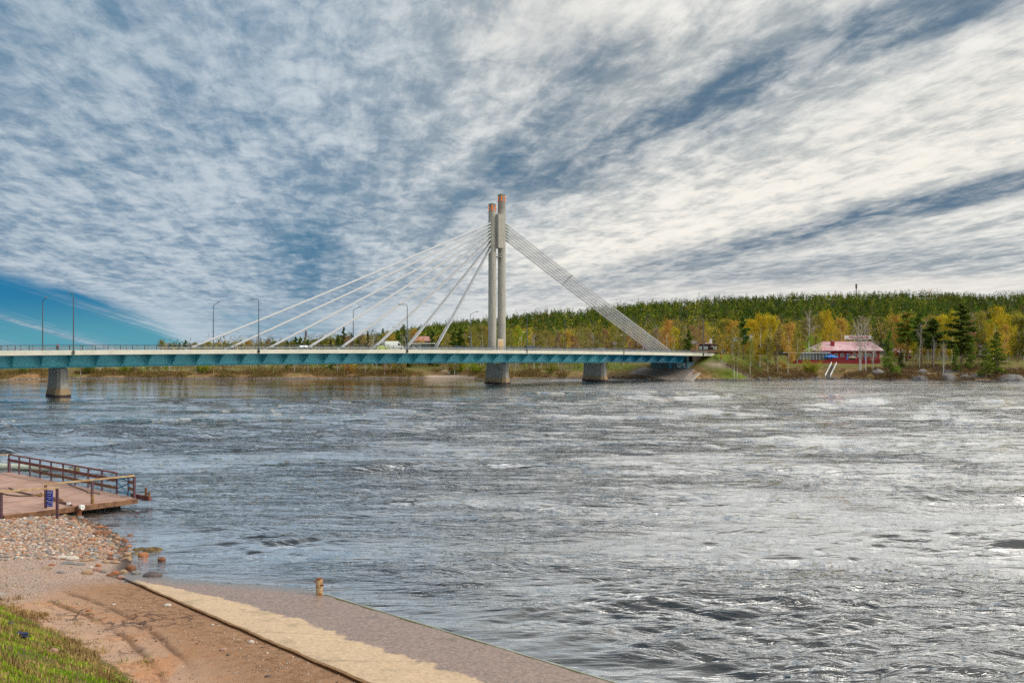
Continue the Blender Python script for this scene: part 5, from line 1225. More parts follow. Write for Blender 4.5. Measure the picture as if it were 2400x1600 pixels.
# ================================================================== BOAT RAMP
m = bpy.data.materials.new('ramp_concrete'); m.use_nodes = True; t = m.node_tree; V.nt = t
b = t.nodes['Principled BSDF']; b.inputs['Specular IOR Level'].default_value = 0.6
g = t.nodes.new('ShaderNodeTexCoord').outputs['Object']
n1 = vnoise(g, 0.8, 6, .65); n2 = vnoise(g, 7.0, 6, .75); n3 = vnoise(g, 30.0, 3, .7); n4 = vnoise(g, 2.2, 5, .6, .6)
w_ = V(attr_node(t, 'wet').outputs['Fac']); lap = V(attr_node(t, 'lap').outputs['Fac'])
n6 = vnoise(g, 0.9, 3, .5, .2)
wf = sstep(w_ + (n6 - .5) * 1.5 + (n4 - .5) * .35 + (n3 - .5) * .25, 0.40, 0.58)
dryc = mixc(sstep(n2, .3, .7), (0.44, 0.31, 0.19), (0.66, 0.485, 0.315)); dryc = mixc(sstep(n3, .55, .7, 0, .5), dryc, (.30, .22, .14))
dryc = mixc(sstep(n1, .52, .66, 0, .45), dryc, (.27, .215, .13))
wetc = mixc(sstep(n2, .35, .65), (0.165, 0.110, 0.085), (0.36, 0.25, 0.20)); wetc = mixc(sstep(n3, .52, .7, 0, .6), wetc, (.34, .26, .22))
c = mixc(wf, dryc, wetc)
jn = V(attr_node(t, 'along').outputs['Fac']); jf = V.m('FRACT', jn / 4.6 + (n4 - .5) * .006)
c = mixc(sstep(jf, .010, .004, 0, .75), c, (.055, .045, .03))
lipf = V(attr_node(t, 'lip').outputs['Fac']); c = mixc(sstep(lipf + (n2 - .5) * .8 + (n4 - .5) * .8, .45, .6), c, mixc(sstep(n3, .4, .6), (.15, .07, .025), (.27, .15, .055)))
alg = sstep(n4 * .6 + n1 * .4, .54, .64, 0, .45) * wf; c = mixc(alg, c, (.10, .085, .045))
c = mixc(lap, c, (0.20, 0.19, 0.18))
t.links.new(c, b.inputs['Base Color']); t.links.new((0.88 - wf * 0.46 - lap * 0.24 + (n2 - .5) * .25).o, b.inputs['Roughness'])
bn = t.nodes.new('ShaderNodeBump'); bn.inputs['Strength'].default_value = .55; bn.inputs['Distance'].default_value = .03
t.links.new((n2 * .6 + n3 * .5 + n4 * .8).o, bn.inputs['Height']); t.links.new(bn.outputs[0], b.inputs['Normal'])
rampg = thing('boat_ramp', 'sloping concrete boat ramp, half wet and half dry, running into the river', 'boat ramp', (-6, 32, 0))
ri0, ri1 = np.array(RI[0][:2]), np.array(RI[1][:2]); ro0, ro1 = np.array(RO[0][:2]), np.array(RO[1][:2])
NT, NW = 260, 90; T = np.linspace(-0.06, 1.75, NT)[:, None]; Wf = np.linspace(0, 1, NW)[None, :]
PI_ = ri0 + (ri1 - ri0) * T[..., None]; PO_ = ro0 + (ro1 - ro0) * T[..., None]
P = PI_ * (1 - Wf[..., None]) + PO_ * Wf[..., None]; X, Y = P[..., 0], P[..., 1]
wob_ = (fbm(X * 1.3, Y * 1.3, 3, 61) - .5) * .14; X = X + wob_ * (1 - Wf) ** 6 * 1.0
Zt = ramp_z(X, Y) + (fbm(X * .8, Y * .8, 3, 62) - .5) * .05 + (fbm(X * 5, Y * 5, 3, 63) - .5) * .018 + 0.02 - .05 * (1 - Wf) ** 30
idx = np.arange(NT * NW).reshape(NT, NW); N0 = NT * NW
top = np.stack([X.ravel(), Y.ravel(), Zt.ravel()], 1); bot = top.copy(); bot[:, 2] -= .45
Fc = np.stack([idx[:-1, :-1], idx[:-1, 1:], idx[1:, 1:], idx[1:, :-1]], -1).reshape(-1, 4)
per = np.concatenate([idx[0, :], idx[1:, -1], idx[-1, -2::-1], idx[-2:0:-1, 0]]); nx_ = np.roll(per, -1)
side = np.stack([per, nx_, nx_ + N0, per + N0], 1)
me = np_mesh('slab', np.concatenate([top, bot]), np.concatenate([Fc, Fc[:, ::-1] + N0, side]), m)
cR = Wf * np.hypot(*(PO_ - PI_).transpose(2, 0, 1)); tq = np.repeat(T, NW, 1)
wb_ = np.interp(tq, [-.1, .03, .12, .3, .5, .75, 1.0, 1.8], [-1, -.3, 1.2, 2.9, 3.2, 3.1, 3.2, 3.2])
wet = np.clip((cR - wb_) / 1.6 + .5, 0, 1); lapA = smst(Zt, 0.14, 0.0)
al_ = np.repeat(T * riL, NW, 1).ravel(); lp2 = (1 - smst(cR, .02, .26)).ravel(); add_attr(me, 'along', np.concatenate([al_, al_])); add_attr(me, 'lip', np.concatenate([lp2, lp2]))
add_attr(me, 'wet', np.concatenate([wet.ravel(), wet.ravel()])); add_attr(me, 'lap', np.concatenate([lapA.ravel(), lapA.ravel()]))
o = link('slab', me, rampg); o.matrix_parent_inverse = Matrix.Translation(-rampg.location)
n_ = (RO[1] - RO[0]).normalized(); outw = Vector((-n_.y, n_.x, 0)); outw = outw if outw.x > 0 else -outw
def ronp(t_, off, dz_): p = RO[0] + (RO[1] - RO[0]) * t_ + outw * off; p.z = ramp_z(*(RO[0] + (RO[1] - RO[0]) * t_)[:2]) + dz_; return p
mb = MB(); mb.loft([[ronp(t_, .03 + .02 * math.sin(t_ * 40), -.03), ronp(t_, .30 + .03 * math.sin(t_ * 55), -.05), ronp(t_, .30, -.5), ronp(t_, .03, -.5)] for t_ in np.linspace(.0, 1.7, 80)])
mb.obj('edge_kerb', mat('pale_wet_kerb', (.33, .36, .31), .35, (3, (.22, .25, .20), .4, .65)), rampg)
mb = MB(); mb.loft([[ronp(t_, -.06 - .05 * math.sin(t_ * 31) * math.sin(t_ * 77), .025), ronp(t_, .045, .03), ronp(t_, .045, -.1), ronp(t_, -.06, -.1)] for t_ in np.linspace(.08, 1.0, 70)])
mb.obj('moss_strip', mat('wet_moss', (.05, .055, .012), .9, (9, (.12, .10, .03), .4, .6)), rampg)
# mooring post on the ramp
pp = near_hit(748.5, 1397); pp.z = ramp_z(pp.x, pp.y)
k_ = pp.y / F
mp = thing('mooring_post', 'rusty orange and white steel mooring post standing on the wet ramp', 'mooring post', pp)
rustw = mat('rusty_white_paint', (.52, .40, .22), .6, (5, (.34, .115, .02), .44, .58), metal=.1); rust = mat('rust', (.24, .075, .02), .8, (9, (.10, .035, .015), .4, .6))
MB().path([(0, 0, -.25), (0, 0, .02), (0, 0, .34), (0, 0, .62), (0, 0, .69)], [.145, .145, .143, .143, .138], 20).obj('post', rustw, mp, smooth=True, local=True)
MB().path([(0, 0, .685), (0, 0, .715)], [.148, .140], 20).obj('cap', rust, mp, smooth=True, local=True)
MB().tube((-.24, .02, .57), (-.12, 0, .55), .028, .034).obj('peg', rust, mp, local=True); MB().tube((.08, -.11, .46), (.21, -.16, .455), .03, .038).obj('peg', rust, mp, local=True)

# ================================================================== JETTY
JZ = 0.62
def J(px, py, z=JZ): Y_ = (CAMZ - z) * F / (py - HY); return Vector(((px - CX) / F * Y_, Y_, z))
P1, P2, P4 = J(320, 1167), J(22, 1105.5), J(8, 1206)
ex = (P2 - P1).normalized(); ey = (P4 - P1).normalized(); P3 = P2 + ey * (P4 - P1).length
jt = thing('floating_jetty', 'old floating timber jetty with maroon railings beside the cobble shore', 'jetty', P1.lerp(P3, .5) * 1.0)
jt.location.z = 0
wood = bpy.data.materials.new('weathered_planks'); wood.use_nodes = True; t = wood.node_tree; V.nt = t
b = t.nodes['Principled BSDF']; b.inputs['Roughness'].default_value = .85
g = t.nodes.new('ShaderNodeTexCoord').outputs['Object']; sp_ = t.nodes.new('ShaderNodeSeparateXYZ'); t.links.new(g, sp_.inputs[0]); gx, gy = V(sp_.outputs[0]), V(sp_.outputs[1])
al = gx * ey.x + gy * ey.y; ac = gx * ex.x + gy * ex.y
sl_ = vnoise(comb(ac * 6.0, al * .5), 1.0, 6, .7); lg = vnoise(comb(ac * .5, al * .4), 1.0, 4, .6)
c = mixc(sstep(sl_, .34, .66), (0.29, 0.15, 0.105), (0.55, 0.36, 0.28)); c = mixc(sstep(lg, .52, .7, 0, .6), c, (.23, .12, .09))
fr = V.m('FRACT', ac / 0.29); c = mixc(sstep(fr, .075, .03, 0, .75), c, (.05, .03, .025))
frb = V.m('FRACT', al / 2.9 + .4); c = mixc(sstep(frb, .018, .008, 0, .8), c, (.04, .025, .02))
t.links.new(c, b.inputs['Base Color'])
brw = mat('brown_beam', (.23, .115, .055), .8, (2.5, (.13, .06, .035), .4, .62)); mrn = mat('maroon_board', (.20, .075, .06), .75, (2.0, (.13, .04, .04), .4, .6)); purp = mat('rusty_maroon_post', (.07, .035, .06), .6, (6, (.12, .05, .045), .45, .6))
yel = mat('pale_new_rail', (.56, .40, .22), .7, (3, (.38, .24, .11), .4, .6)); rope = mat('rope', (.17, .11, .08), .9); tealw = mat('blue_strap', (.02, .17, .30), .6)
def quad_box(mb, a, b_, c_, d_, th):
    dn = Vector((0, 0, -th)); vs = [a, b_, c_, d_, a + dn, b_ + dn, c_ + dn, d_ + dn]
    return mb.add(vs, [(0, 1, 2, 3), (7, 6, 5, 4), (0, 4, 5, 1), (1, 5, 6, 2), (2, 6, 7, 3), (3, 7, 4, 0)])
quad_box(MB(), P1, P2, P3, P4, .08).obj('deck_planks', wood, jt)
mb = MB(); dz_ = Vector((0, 0, -.20))
off = (-ex) * .0
mb.beam(P1 + dz_ - ex * .06, P4 + dz_ - ex * .06, .10, .30); mb.beam(P1 + dz_ - ey * .06, P2 + dz_ - ey * .06, .10, .24); mb.beam(P2 + dz_ + ex * .06, P3 + dz_ + ex * .06, .10, .30)
mb.beam(P4 + dz_ + ey * .06, P3 + dz_ + ey * .06, .10, .30)
mb.obj('edge_beam', brw, jt)
for q in (.1, .5, .9):
    a = P1.lerp(P2, q) + ey * .4 - Vector((0, 0, .28)); c_ = a + ey * ((P4 - P1).length - .8); MB().beam(Vector((a.x, a.y, .02)), Vector((c_.x, c_.y, .02)), 1.5, .5).obj('float', darkm, jt)
def wp(base, h, name='post', m_=purp, w=.13, parent=None): return MB().box((base.x, base.y, base.z + h / 2 - .1), (w, w, h + .2), math.atan2(ex.y, ex.x)).obj(name, m_, parent or jt)
ra = thing('_', '', '') if False else None
RA, RB_ = J(21, 1106), J(274, 1156.5)
r1 = MB().beam(RA + Vector((0, 0, 1.42)), RB_ + Vector((0, 0, 1.42)), .16, .09).obj('railing', mrn, jt); r1['label'] = 'maroon railing on the river side'
MB().beam(RA + Vector((0, 0, 1.0)) + ey * .09, RB_ + Vector((0, 0, .95)) + ey * .09, .05, .23).obj('rail_board', mrn, r1)
q0 = J(79, 1116); MB().beam(q0 + Vector((0, 0, .44)) + ey * .09, RB_ + Vector((0, 0, .42)) + ey * .09, .05, .20).obj('rail_board', brw, r1)
for px in (21, 45, 70, 94, 120, 148, 176, 207, 239, 274):
    k = (px - CX) / F; o_ = RA; d_ = RB_ - RA; tt_ = (k * o_.y - o_.x) / (d_.x - k * d_.y); p = RA + d_ * tt_
    MB().box((p.x, p.y, JZ + .66), (.10, .10, 1.5), math.atan2(ex.y, ex.x)).obj('post', purp, r1)
MB().beam(RA + ex * -.1, RA + Vector((0, 0, .8)) - ex * .0 + ey * .0, .3, .1).obj('brace', purp, r1)
c1, c2 = J(302, 1162.5), J(315, 1167)
for p, h in ((c1, 1.42), (c2, 1.46)): wp(p, h)
for z in (1.40, .98, .55): MB().beam(c1 + Vector((0, 0, z)), c2 + Vector((0, 0, z)), .05, .2).obj('rail_board', brw, jt)
for za, zb2 in ((1.25, .95), (.95, 1.25), (.85, .15), (.2, .12), (.35, .85)): MB().beam(RB_ + Vector((0, 0, za)), c1 + Vector((0, 0, zb2)), .05, .07).obj('strap', tealw, jt)
wp(c1, 1.2, 'post', tealw, .11).location.x += .02
e0, e1 = J(305, 1160, .55), J(352, 1168, .45); bm = MB().beam(e0, e1, .2, .3).obj('outrigger_beam', mrn, jt)
for px, ta in ((342, 1142), (349.5, 1152)):
    p = e0.lerp(e1, (px - 305) / 47); MB().box((p.x, p.y, p.z + (1166 - ta) * p.y / F / 2), (.12, .12, (1166 - ta) * p.y / F), 0).obj('upright', brw, bm)
MB().beam(e0.lerp(e1, .79) + Vector((0, 0, .3)), e0.lerp(e1, .95) + Vector((0, 0, .3)), .1, .1).obj('crosspiece', brw, bm)
# front rails
f1_, f2_, f3_, f4_ = J(3, 1207), J(107, 1190), J(216, 1179), J(134, 1197)
a = J(0, 1207.5); hh_ = 1.36
r2 = MB().beam(J(-60, 1213) + Vector((0, 0, 1.42)), f4_ + Vector((0, 0, 1.42)) - ey * .1, .16, .10).obj('front_rail', yel, jt)
r3 = MB().beam(J(99, 1190.5) + Vector((0, 0, 1.46)), c2 + Vector((0, 0, 1.5)), .13, .09).obj('front_rail', yel, jt)
for p, h in ((f1_, 1.4), (f2_, 1.42), (f3_, 1.4)): wp(p, h, 'post', purp, .13)
MB().box((f4_.x, f4_.y, .75), (.13, .13, 2.5)).obj('post', purp, jt)
MB().path([f3_ + Vector((0, 0, .7)), f3_ + Vector((.05, -.05, .25)), f3_ + Vector((.1, -.1, -.25))], [.04, .12, .06], 6).obj('hanging_rope', mat('old_rope', (.24, .13, .05), .9), jt)
lp_ = J(-60, 1140, 1.98)
MB().beam(J(-70, 1113) + Vector((0, 0, 1.45)), RA + Vector((0, 0, 1.44)), .12, .08).obj('front_rail', yel, jt)
# blue notice board
sg2_ = MB().box((0, 0, 0), (.46, .04, 1.0)).obj('notice_board', mat('notice_blue', (.008, .05, .42), .5), jt, local=True)
sc_ = f2_.y / F; sg2_.matrix_parent_inverse = Matrix.Translation(-jt.location)
sg2_.location = (f2_.x + .30, f2_.y - .10, CAMZ - (1167.5 - HY) * (f2_.y - .1) / F); sg2_.rotation_euler = (0, R(3), R(-18))
wl_ = mat('notice_white', (.55, .60, .75), .6)
for z, x_, w_, h_ in ((.41, 0, .36, .05), (.34, -.02, .34, .04), (.22, -.02, .30, .04), (.07, 0, .36, .04), (-.02, .02, .22, .04), (-.18, .02, .32, .05), (-.26, .04, .28, .05), (-.40, 0, .34, .04)):
    mb = MB(); k0 = x_ - w_ / 2; j = 0
    while k0 < x_ + w_ / 2: ww = .03 + .03 * ((j * 7) % 3) / 2; mb.box((k0 + ww / 2, -.026, z), (ww, .012, h_ * .7)); k0 += ww + .018; j += 1
    mb.obj('lettering', wl_, sg2_, local=True)
MB().box((-.15, -.026, -.165), (.07, .012, .08)).obj('arrow_mark', trimw, sg2_, local=True)
# clutter on the deck
def litter(name, lab, cat, pts, r, m_, grp=None):
    P_ = [J(x_, y_, JZ + .05) for x_, y_ in pts]; o = MB().path(P_, r, 6).obj(name, m_); tag(o, lab, cat, grp); return o
litter('mooring_rope', 'dark rope running across the jetty deck to the notice board', 'rope', [(6, 1156), (20, 1159), (45, 1161.5), (75, 1161), (98, 1158)], .045, rope, 'ropes on the jetty')
litter('mooring_rope', 'knotted brown rope from the left edge to the heap on the deck', 'rope', [(22, 1143), (33, 1148), (45, 1152), (62, 1156), (82, 1160)], .06, rope, 'ropes on the jetty')
litter('steel_bar', 'thin bent steel bar lying on the river side of the deck', 'bar', [(160, 1134), (205, 1151), (206, 1154), (230, 1155), (234, 1157)], .035, rope)
litter('drift_plank', 'weathered plank lying behind the blue notice board', 'plank', [(118, 1167), (134, 1172), (146, 1173)], [.15, .17, .1], brw)
litter('drift_branch', 'broken branch lying at the front edge of the jetty', 'branch', [(139, 1176), (152, 1179), (164, 1182), (170, 1184)], [.08, .10, .07, .04], brw)
litter('rope_heap', 'small heap of rope and a white float against the left post', 'rope', [(84, 1160), (90, 1158), (96, 1162), (102, 1159), (94, 1156), (88, 1161)], .07, mat('straw_rope', (.30, .19, .07), .9))
o = MB().box(J(161, 1180, JZ + .12), (.2, .18, .14)).obj('white_float', whitep); tag(o, 'small white box caught in the branch at the jetty front', 'float'); 
# hollow bollard, steel pipe, boom
bl = thing('bollard', 'rusty bollard with a round white cap between the jetty and the water', 'bollard', J(185, 1203, 0.15))
MB().path([(0, 0, -.4), (0, 0, .0), (.02, 0, .5)], [.17, .15, .15], 14).obj('body', rust, bl, smooth=True, local=True)
MB().tube((.10, -.02, .42), (.30, -.12, .42), .15, .16, 16).obj('cap', whitep, bl, smooth=True, local=True); MB().tube((.30, -.12, .42), (.315, -.128, .42), .04, .04, 10).obj('hole', darkm, bl, local=True)
pi_ = MB().tube(J(112, 1199, .18), J(183, 1195, .12), .16, .15, 12).obj('steel_pipe', mat('grey_pipe', (.16, .19, .21), .5)); tag(pi_, 'grey pipe lying between the jetty front and the bollard', 'pipe')
bo_ = thing('floating_boom', 'long pale floating boom pointing out behind the jetty railing', 'boom', J(80, 1094, 0))
mb = MB(); pts = [J(-90, 1092, .12), J(0, 1092.5, .12), J(60, 1094.5, .10), J(120, 1097.5, .08), J(170, 1101, .06)]
mb.path(pts, [.30, .30, .27, .22, .15], 14); mb.obj('tube', mat('pale_plastic', (.52, .55, .46), .5, (2.5, (.40, .44, .34), .4, .65)), bo_, smooth=True)
for px in (162, 166): p = J(px, 1100, .2); MB().path([p, p + Vector((.04, 0, .22)), p + Vector((.14, 0, .22)), p + Vector((.16, 0, 0))], .03, 5).obj('handle', darkm, bo_)
p = J(179, 1101.5, .08); MB().box(p, (.5, .4, .4), .4).obj('end_block', mat('mossy_wood', (.20, .16, .06), .9), bo_)

# ================================================================== STONES
def cob(name, c1_, c2_): return mat(name, c1_, .75, (6, c2_, .38, .66), bump=(14, .35, .02))
CM = {'tan': cob('tan_stone', (.42, .28, .17), (.28, .17, .10)), 'pink': cob('pink_stone', (.43, .25, .18), (.30, .16, .12)), 'grey': cob('grey_stone', (.25, .235, .22), (.17, .155, .145)), 'orange': cob('orange_stone', (.40, .17, .07), (.28, .10, .04)),
      'white': cob('white_stone', (.62, .55, .47), (.46, .39, .33)), 'dark': cob('dark_stone', (.075, .06, .06), (.12, .09, .08)), 'rust-brown': cob('brown_stone', (.24, .10, .05), (.16, .07, .035))}
CMESH = {c_: [rock_mesh(300 + 7 * k + j, mm, ((1, .8, .6), (1, .7, .5), (1, .9, .55))[j % 3], 2, .24, 1.4, 'cobble') for j in range(3)] for k, (c_, mm) in enumerate(CM.items())}
rc = random.Random(77); placed = []
poly = [(-20, 1213), (60, 1205), (120, 1205), (183, 1210), (240, 1232), (300, 1262), (322, 1290), (310, 1318), (250, 1320), (190, 1315), (120, 1300), (60, 1272), (-20, 1262)]
def inpoly(x, y, P_):
    r = False
    for k in range(len(P_)):
        (x1_, y1_), (x2_, y2_) = P_[k], P_[k - 1]
        if (y1_ > y) != (y2_ > y) and x < (x2_ - x1_) * (y - y1_) / (y2_ - y1_) + x1_: r = not r
    return r
k = 0; tries = 0
cand = []
while len(cand) < 285 and tries < 9000:
    tries += 1; x, y = rc.uniform(-20, 325), rc.uniform(1204, 1322)
    if not inpoly(x, y, poly): continue
    edge = near_hit(x, y); s = float(near_s(np.array([edge.x]), np.array([edge.y]))[0])
    if s < .1 or s > 9: continue
    r_ = rc.uniform(.07, .15) * (1.35 if s < 2.2 else 1.0) * (1.15 if y < 1240 else 1)
    if any((edge.x - a_.x) ** 2 + (edge.y - a_.y) ** 2 < ((r_ + b2) * .80) ** 2 for a_, b2, *_ in cand): continue
    wet_ = s < 1.1
    c_ = rc.choices(['rust-brown', 'orange', 'grey', 'tan'], [5, 3, 2, 2])[0] if wet_ else rc.choices(['tan', 'pink', 'grey', 'orange', 'white'], [6, 5, 3, 2, 1.5])[0]
    cand.append((edge, r_, c_, x, y))
def zone_of(x, y): return 'at the waterline' if near_s(np.array([x.x]), np.array([x.y]))[0] < 1.1 else ('next to the jetty' if y < 1237 else 'inland on the shingle')
gq = {}
for e_ in cand: gq.setdefault((e_[2], zone_of(e_[0], e_[4])), []).append(e_)
for (c_, zz_), L in gq.items():
    L.sort(key=lambda q: q[3])
    for j, (p, r_, _, x, y) in enumerate(L):
        o = link('cobble', rc.choice(CMESH[c_])); o.location = (p.x, p.y, p.z + r_ * .22); o.scale = (r_ * rc.uniform(.9, 1.4), r_, r_ * rc.uniform(.8, 1.1)); o.rotation_euler = (rc.uniform(-.2, .2), rc.uniform(-.2, .2), rc.uniform(0, 6.28))
        tag(o, 'rounded %s cobble %s, %s of these from the left' % (c_, zz_, ordn(j)), 'cobble', 'cobbles on the shore below the jetty')
SPEC = [(165, 1310, 34, 9, 'white', 'large flat white stone at the inner edge of the shingle'), (141, 1309, 26, 9, 'white', 'flat whitish stone left of the largest white one'), (156, 1322, 30, 8, 'grey', 'flat grey stone in front of the large white one'), (184, 1324, 26, 6, 'grey', 'thin grey slab right of the flat grey stone'),
 (212, 1314, 16, 10, 'tan', 'round cream stone right of the large white stone'), (201, 1345, 26, 12, 'tan', 'rounded tan stone in front of the inlet'), (227, 1338, 24, 11, 'pink', 'pink-brown stone left of the inlet'), (228, 1328, 14, 8, 'orange', 'small orange stone behind the pink-brown one'), (210, 1332, 11, 6, 'white', 'small white stone between the tan and the orange ones'),
 (240, 1342, 16, 8, 'grey', 'grey stone at the head of the inlet'), (268, 1345, 18, 10, 'orange', 'reddish stone left of the ramp corner'), (287, 1343, 20, 11, 'tan', 'pale stone touching the ramp corner'), (281, 1354, 18, 7, 'pink', 'low pinkish stone below the ramp corner'), (256, 1350, 16, 7, 'rust-brown', 'brown stone beside the inlet'), (305, 1333, 24, 13, 'rust-brown', 'brown wet stone standing in the inlet'),
 (316, 1344, 26, 8, 'grey', 'flat wet grey stone against the ramp head'), (356, 1351, 44, 14, 'dark', 'blackish rounded boulder in the water at the ramp head'), (377, 1312, 20, 9, 'rust-brown', 'small brown rock standing in the river'), (334, 1303, 24, 11, 'orange', 'reddish stone at the tip of the shingle'), (270, 1306, 22, 11, 'grey', 'grey-brown stone near the shingle tip'),
 (303, 1256, 14, 5, 'rust-brown', 'flat dark stone awash off the shingle'), (139, 1343, 20, 7, 'grey', 'blue-grey stone on the bare sand'), (108, 1332, 24, 5, 'tan', 'thin pale slab on the sand below the shingle'), (119, 1325, 16, 5, 'orange', 'small orange slab on the sand'),
 (205, 1433, 14, 6, 'orange', 'lone orange brick fragment in the middle of the sand'), (390, 1421, 19, 8, 'white', 'white angular stone on the dark mud left of the ramp'), (263, 1418, 10, 3, 'white', 'thin white chip above the wheel ruts'), (496, 1466, 9, 4, 'white', 'small pale stone on the mud'), (584, 1484, 12, 7, 'pink', 'pale pink stone on the inner edge of the ramp'),
 (587, 1508, 14, 8, 'white', 'light grey block on the dark mud'), (521, 1526, 18, 8, 'pink', 'flat brownish stone on the mud'), (468, 1505, 10, 6, 'tan', 'small cream stone on the mud'), (532, 1538, 9, 6, 'dark', 'small dark stone on the mud'), (555, 1502, 18, 4, 'tan', 'long low tan stone on the mud'), (626, 1587, 16, 5, 'dark', 'dark flat stone near the bottom edge'), (121, 1530, 22, 13, 'pink', 'pale pink boulder lying in the turf'), (20, 1465, 14, 10, 'dark', 'dark slate stone in the dry grass at the left edge')]
for k, (px, py, wpx, hpx, c_, lab) in enumerate(SPEC):
    p = near_hit(px, py)
    if inpoly(px, py, [(340, 1340), (600, 1470), (600, 1500), (300, 1360)]): p.z += .0
    s_ = p.y / F; me = rock_mesh(400 + k, CM[c_], (wpx * s_ / 2, wpx * s_ * .38, hpx * s_ * .62), 3, .16, 1.2, 'stone'); o = link('stone', me); o.location = (p.x, p.y + .1, p.z + hpx * s_ * .12); tag(o, lab, 'stone')
spit = thing('mossy_rock', 'low weed-covered brown rock spit reaching into the river', 'rock', J(340, 1293, 0))
for k, (px, py, wpx, hpx) in enumerate(((352, 1293, 52, 15), (322, 1291, 34, 13), (318, 1299, 20, 8))):
    p = J(px, py, 0); s_ = p.y / F; me = rock_mesh(450 + k, mat('weedy_rock', (.09, .055, .022), .9, (5, (.20, .13, .03), .45, .62), bump=(7, .9, .08)), (wpx * s_ / 2, wpx * s_ * .5, hpx * s_ * .75), 3, .3, 1.4, 'lobe'); me.transform(Matrix.Translation((p.x, p.y + .2, -.05))); link('lobe', me, spit)
# gravel: nobody could count it
def pebbles(name, n, xr, yr, maskf, size, cols, seed, label, lift=.25):
    rs = np.random.RandomState(seed); X = rs.uniform(*xr, n); Y = rs.uniform(*yr, n); ok = maskf(X, Y, rs); X, Y = X[ok], Y[ok]; n = len(X)
    Z = near_h(X, Y); t_ = (1 + 5 ** .5) / 2
    iv = np.array([(-1, t_, 0), (1, t_, 0), (-1, -t_, 0), (1, -t_, 0), (0, -1, t_), (0, 1, t_), (0, -1, -t_), (0, 1, -t_), (t_, 0, -1), (t_, 0, 1), (-t_, 0, -1), (-t_, 0, 1)]) / 1.9
    fv = np.array([(0, 11, 5), (0, 5, 1), (0, 1, 7), (0, 7, 10), (0, 10, 11), (1, 5, 9), (5, 11, 4), (11, 10, 2), (10, 7, 6), (7, 1, 8), (3, 9, 4), (3, 4, 2), (3, 2, 6), (3, 6, 8), (3, 8, 9), (4, 9, 5), (2, 4, 11), (6, 2, 10), (8, 6, 7), (9, 8, 1)])
    s = size[0] + (size[1] - size[0]) * rs.rand(n) ** 2.2; an = rs.rand(n) * 6.283; a = s * rs.uniform(.9, 1.5, n); b_ = s * rs.uniform(.7, 1.0, n); h = s * rs.uniform(.45, .7, n)
    L = iv[None] * (1 + .22 * rs.normal(size=(n, 12, 1)) * .6); lx, ly, lz = L[..., 0] * a[:, None], L[..., 1] * b_[:, None], L[..., 2] * h[:, None]
    ca_, sa_ = np.cos(an)[:, None], np.sin(an)[:, None]
    v = np.stack([X[:, None] + lx * ca_ - ly * sa_, Y[:, None] + lx * sa_ + ly * ca_, Z[:, None] + lz + (h * lift)[:, None]], -1).reshape(-1, 3)
    f = (np.arange(n)[:, None, None] * 12 + fv[None]).reshape(-1, 3)
    C = np.array(cols)[rs.randint(0, len(cols), n)] * rs.uniform(.7, 1.2, n)[:, None]
    wetm = near_s(X, Y) < .8; C[wetm] *= .42
    me = np_mesh(name, v, f, pebm, True); add_attr(me, 'tint', np.repeat(C, 12, 0), 'FLOAT_COLOR'); tag(link(name, me), label, 'gravel', kind='stuff')
pebm = bpy.data.materials.new('pebble_stone'); pebm.use_nodes = True; t = pebm.node_tree; b = t.nodes['Principled BSDF']; b.inputs['Roughness'].default_value = .75
t.links.new(attr_node(t, 'tint').outputs['Color'], b.inputs['Base Color'])
PC = [(.46, .31, .20), (.50, .32, .25), (.27, .25, .235), (.20, .18, .17), (.60, .52, .44), (.38, .17, .08), (.42, .34, .27)]
pebbles('shingle', 26000, (-42, -17), (41, 60), lambda X, Y, rs: (near_s(X, Y) > .02) & (Y - .25 * X + (fbm(X, Y, 3, 5) - .5) * 3 > 49.4) & (rs.rand(len(X)) < .9), (.035, .12), PC, 31, 'mixed tan, pink and grey shingle on the shore below the jetty')
pebbles('fine_gravel', 9000, (-34, -3), (24, 46), lambda X, Y, rs: (near_s(X, Y) > .3) & (grass_e(X, Y) < .5) & ((fbm(X * .5, Y * .5, 4, 8) > .56) | (rs.rand(len(X)) < .12)) & (((ri[0] * (Y - RI[0].y) - ri[1] * (X - RI[0].x)) / riL) < -.1), (.012, .036), PC + [(.14, .09, .06)], 32, 'fine gravel strewn over the sandy bank')
pebbles('ramp_gravel', 1500, (-12, -2), (24, 34), lambda X, Y, rs: (np.abs((ri[0] * (Y - RI[0].y) - ri[1] * (X - RI[0].x)) / riL + .9) < .85) & (fbm(X * .8, Y * .8, 3, 12) > .47) & (rs.rand(len(X)) < np.clip((33 - Y) / 6, 0.1, 1)), (.018, .05), PC, 33, 'pale gravel washed against the inner edge of the ramp')
# board at the left edge, scrap in the grass
p = near_hit(2, 1402); o = MB().box((0, 0, .18), (1.1, .42, .07), R(-28)).obj('grey_board', mat('silver_board', (.42, .36, .30), .8, (4, (.30, .25, .20), .4, .6))); MB().box((.1, 0, .07), (.12, .3, .16)).obj('foot', brw, o, local=True); o.location = (p.x - .25, p.y, p.z); tag(o, 'short grey board on a block at the left edge of the sand', 'board')
p = near_hit(50, 1492); mb = MB(); mb.box((0, 0, .07), (.42, .10, .03), R(-35), .3, .2); mb.box((.18, -.12, .06), (.2, .22, .03), .5, -.3, .2); mb.box((.1, -.02, .10), (.2, .08, .05), .1, .5, 0); o = mb.obj('blue_scrap', mat('navy_plastic', (.02, .025, .09), .4)); o.location = p; tag(o, 'crumpled dark blue plastic scrap in the turf', 'litter')
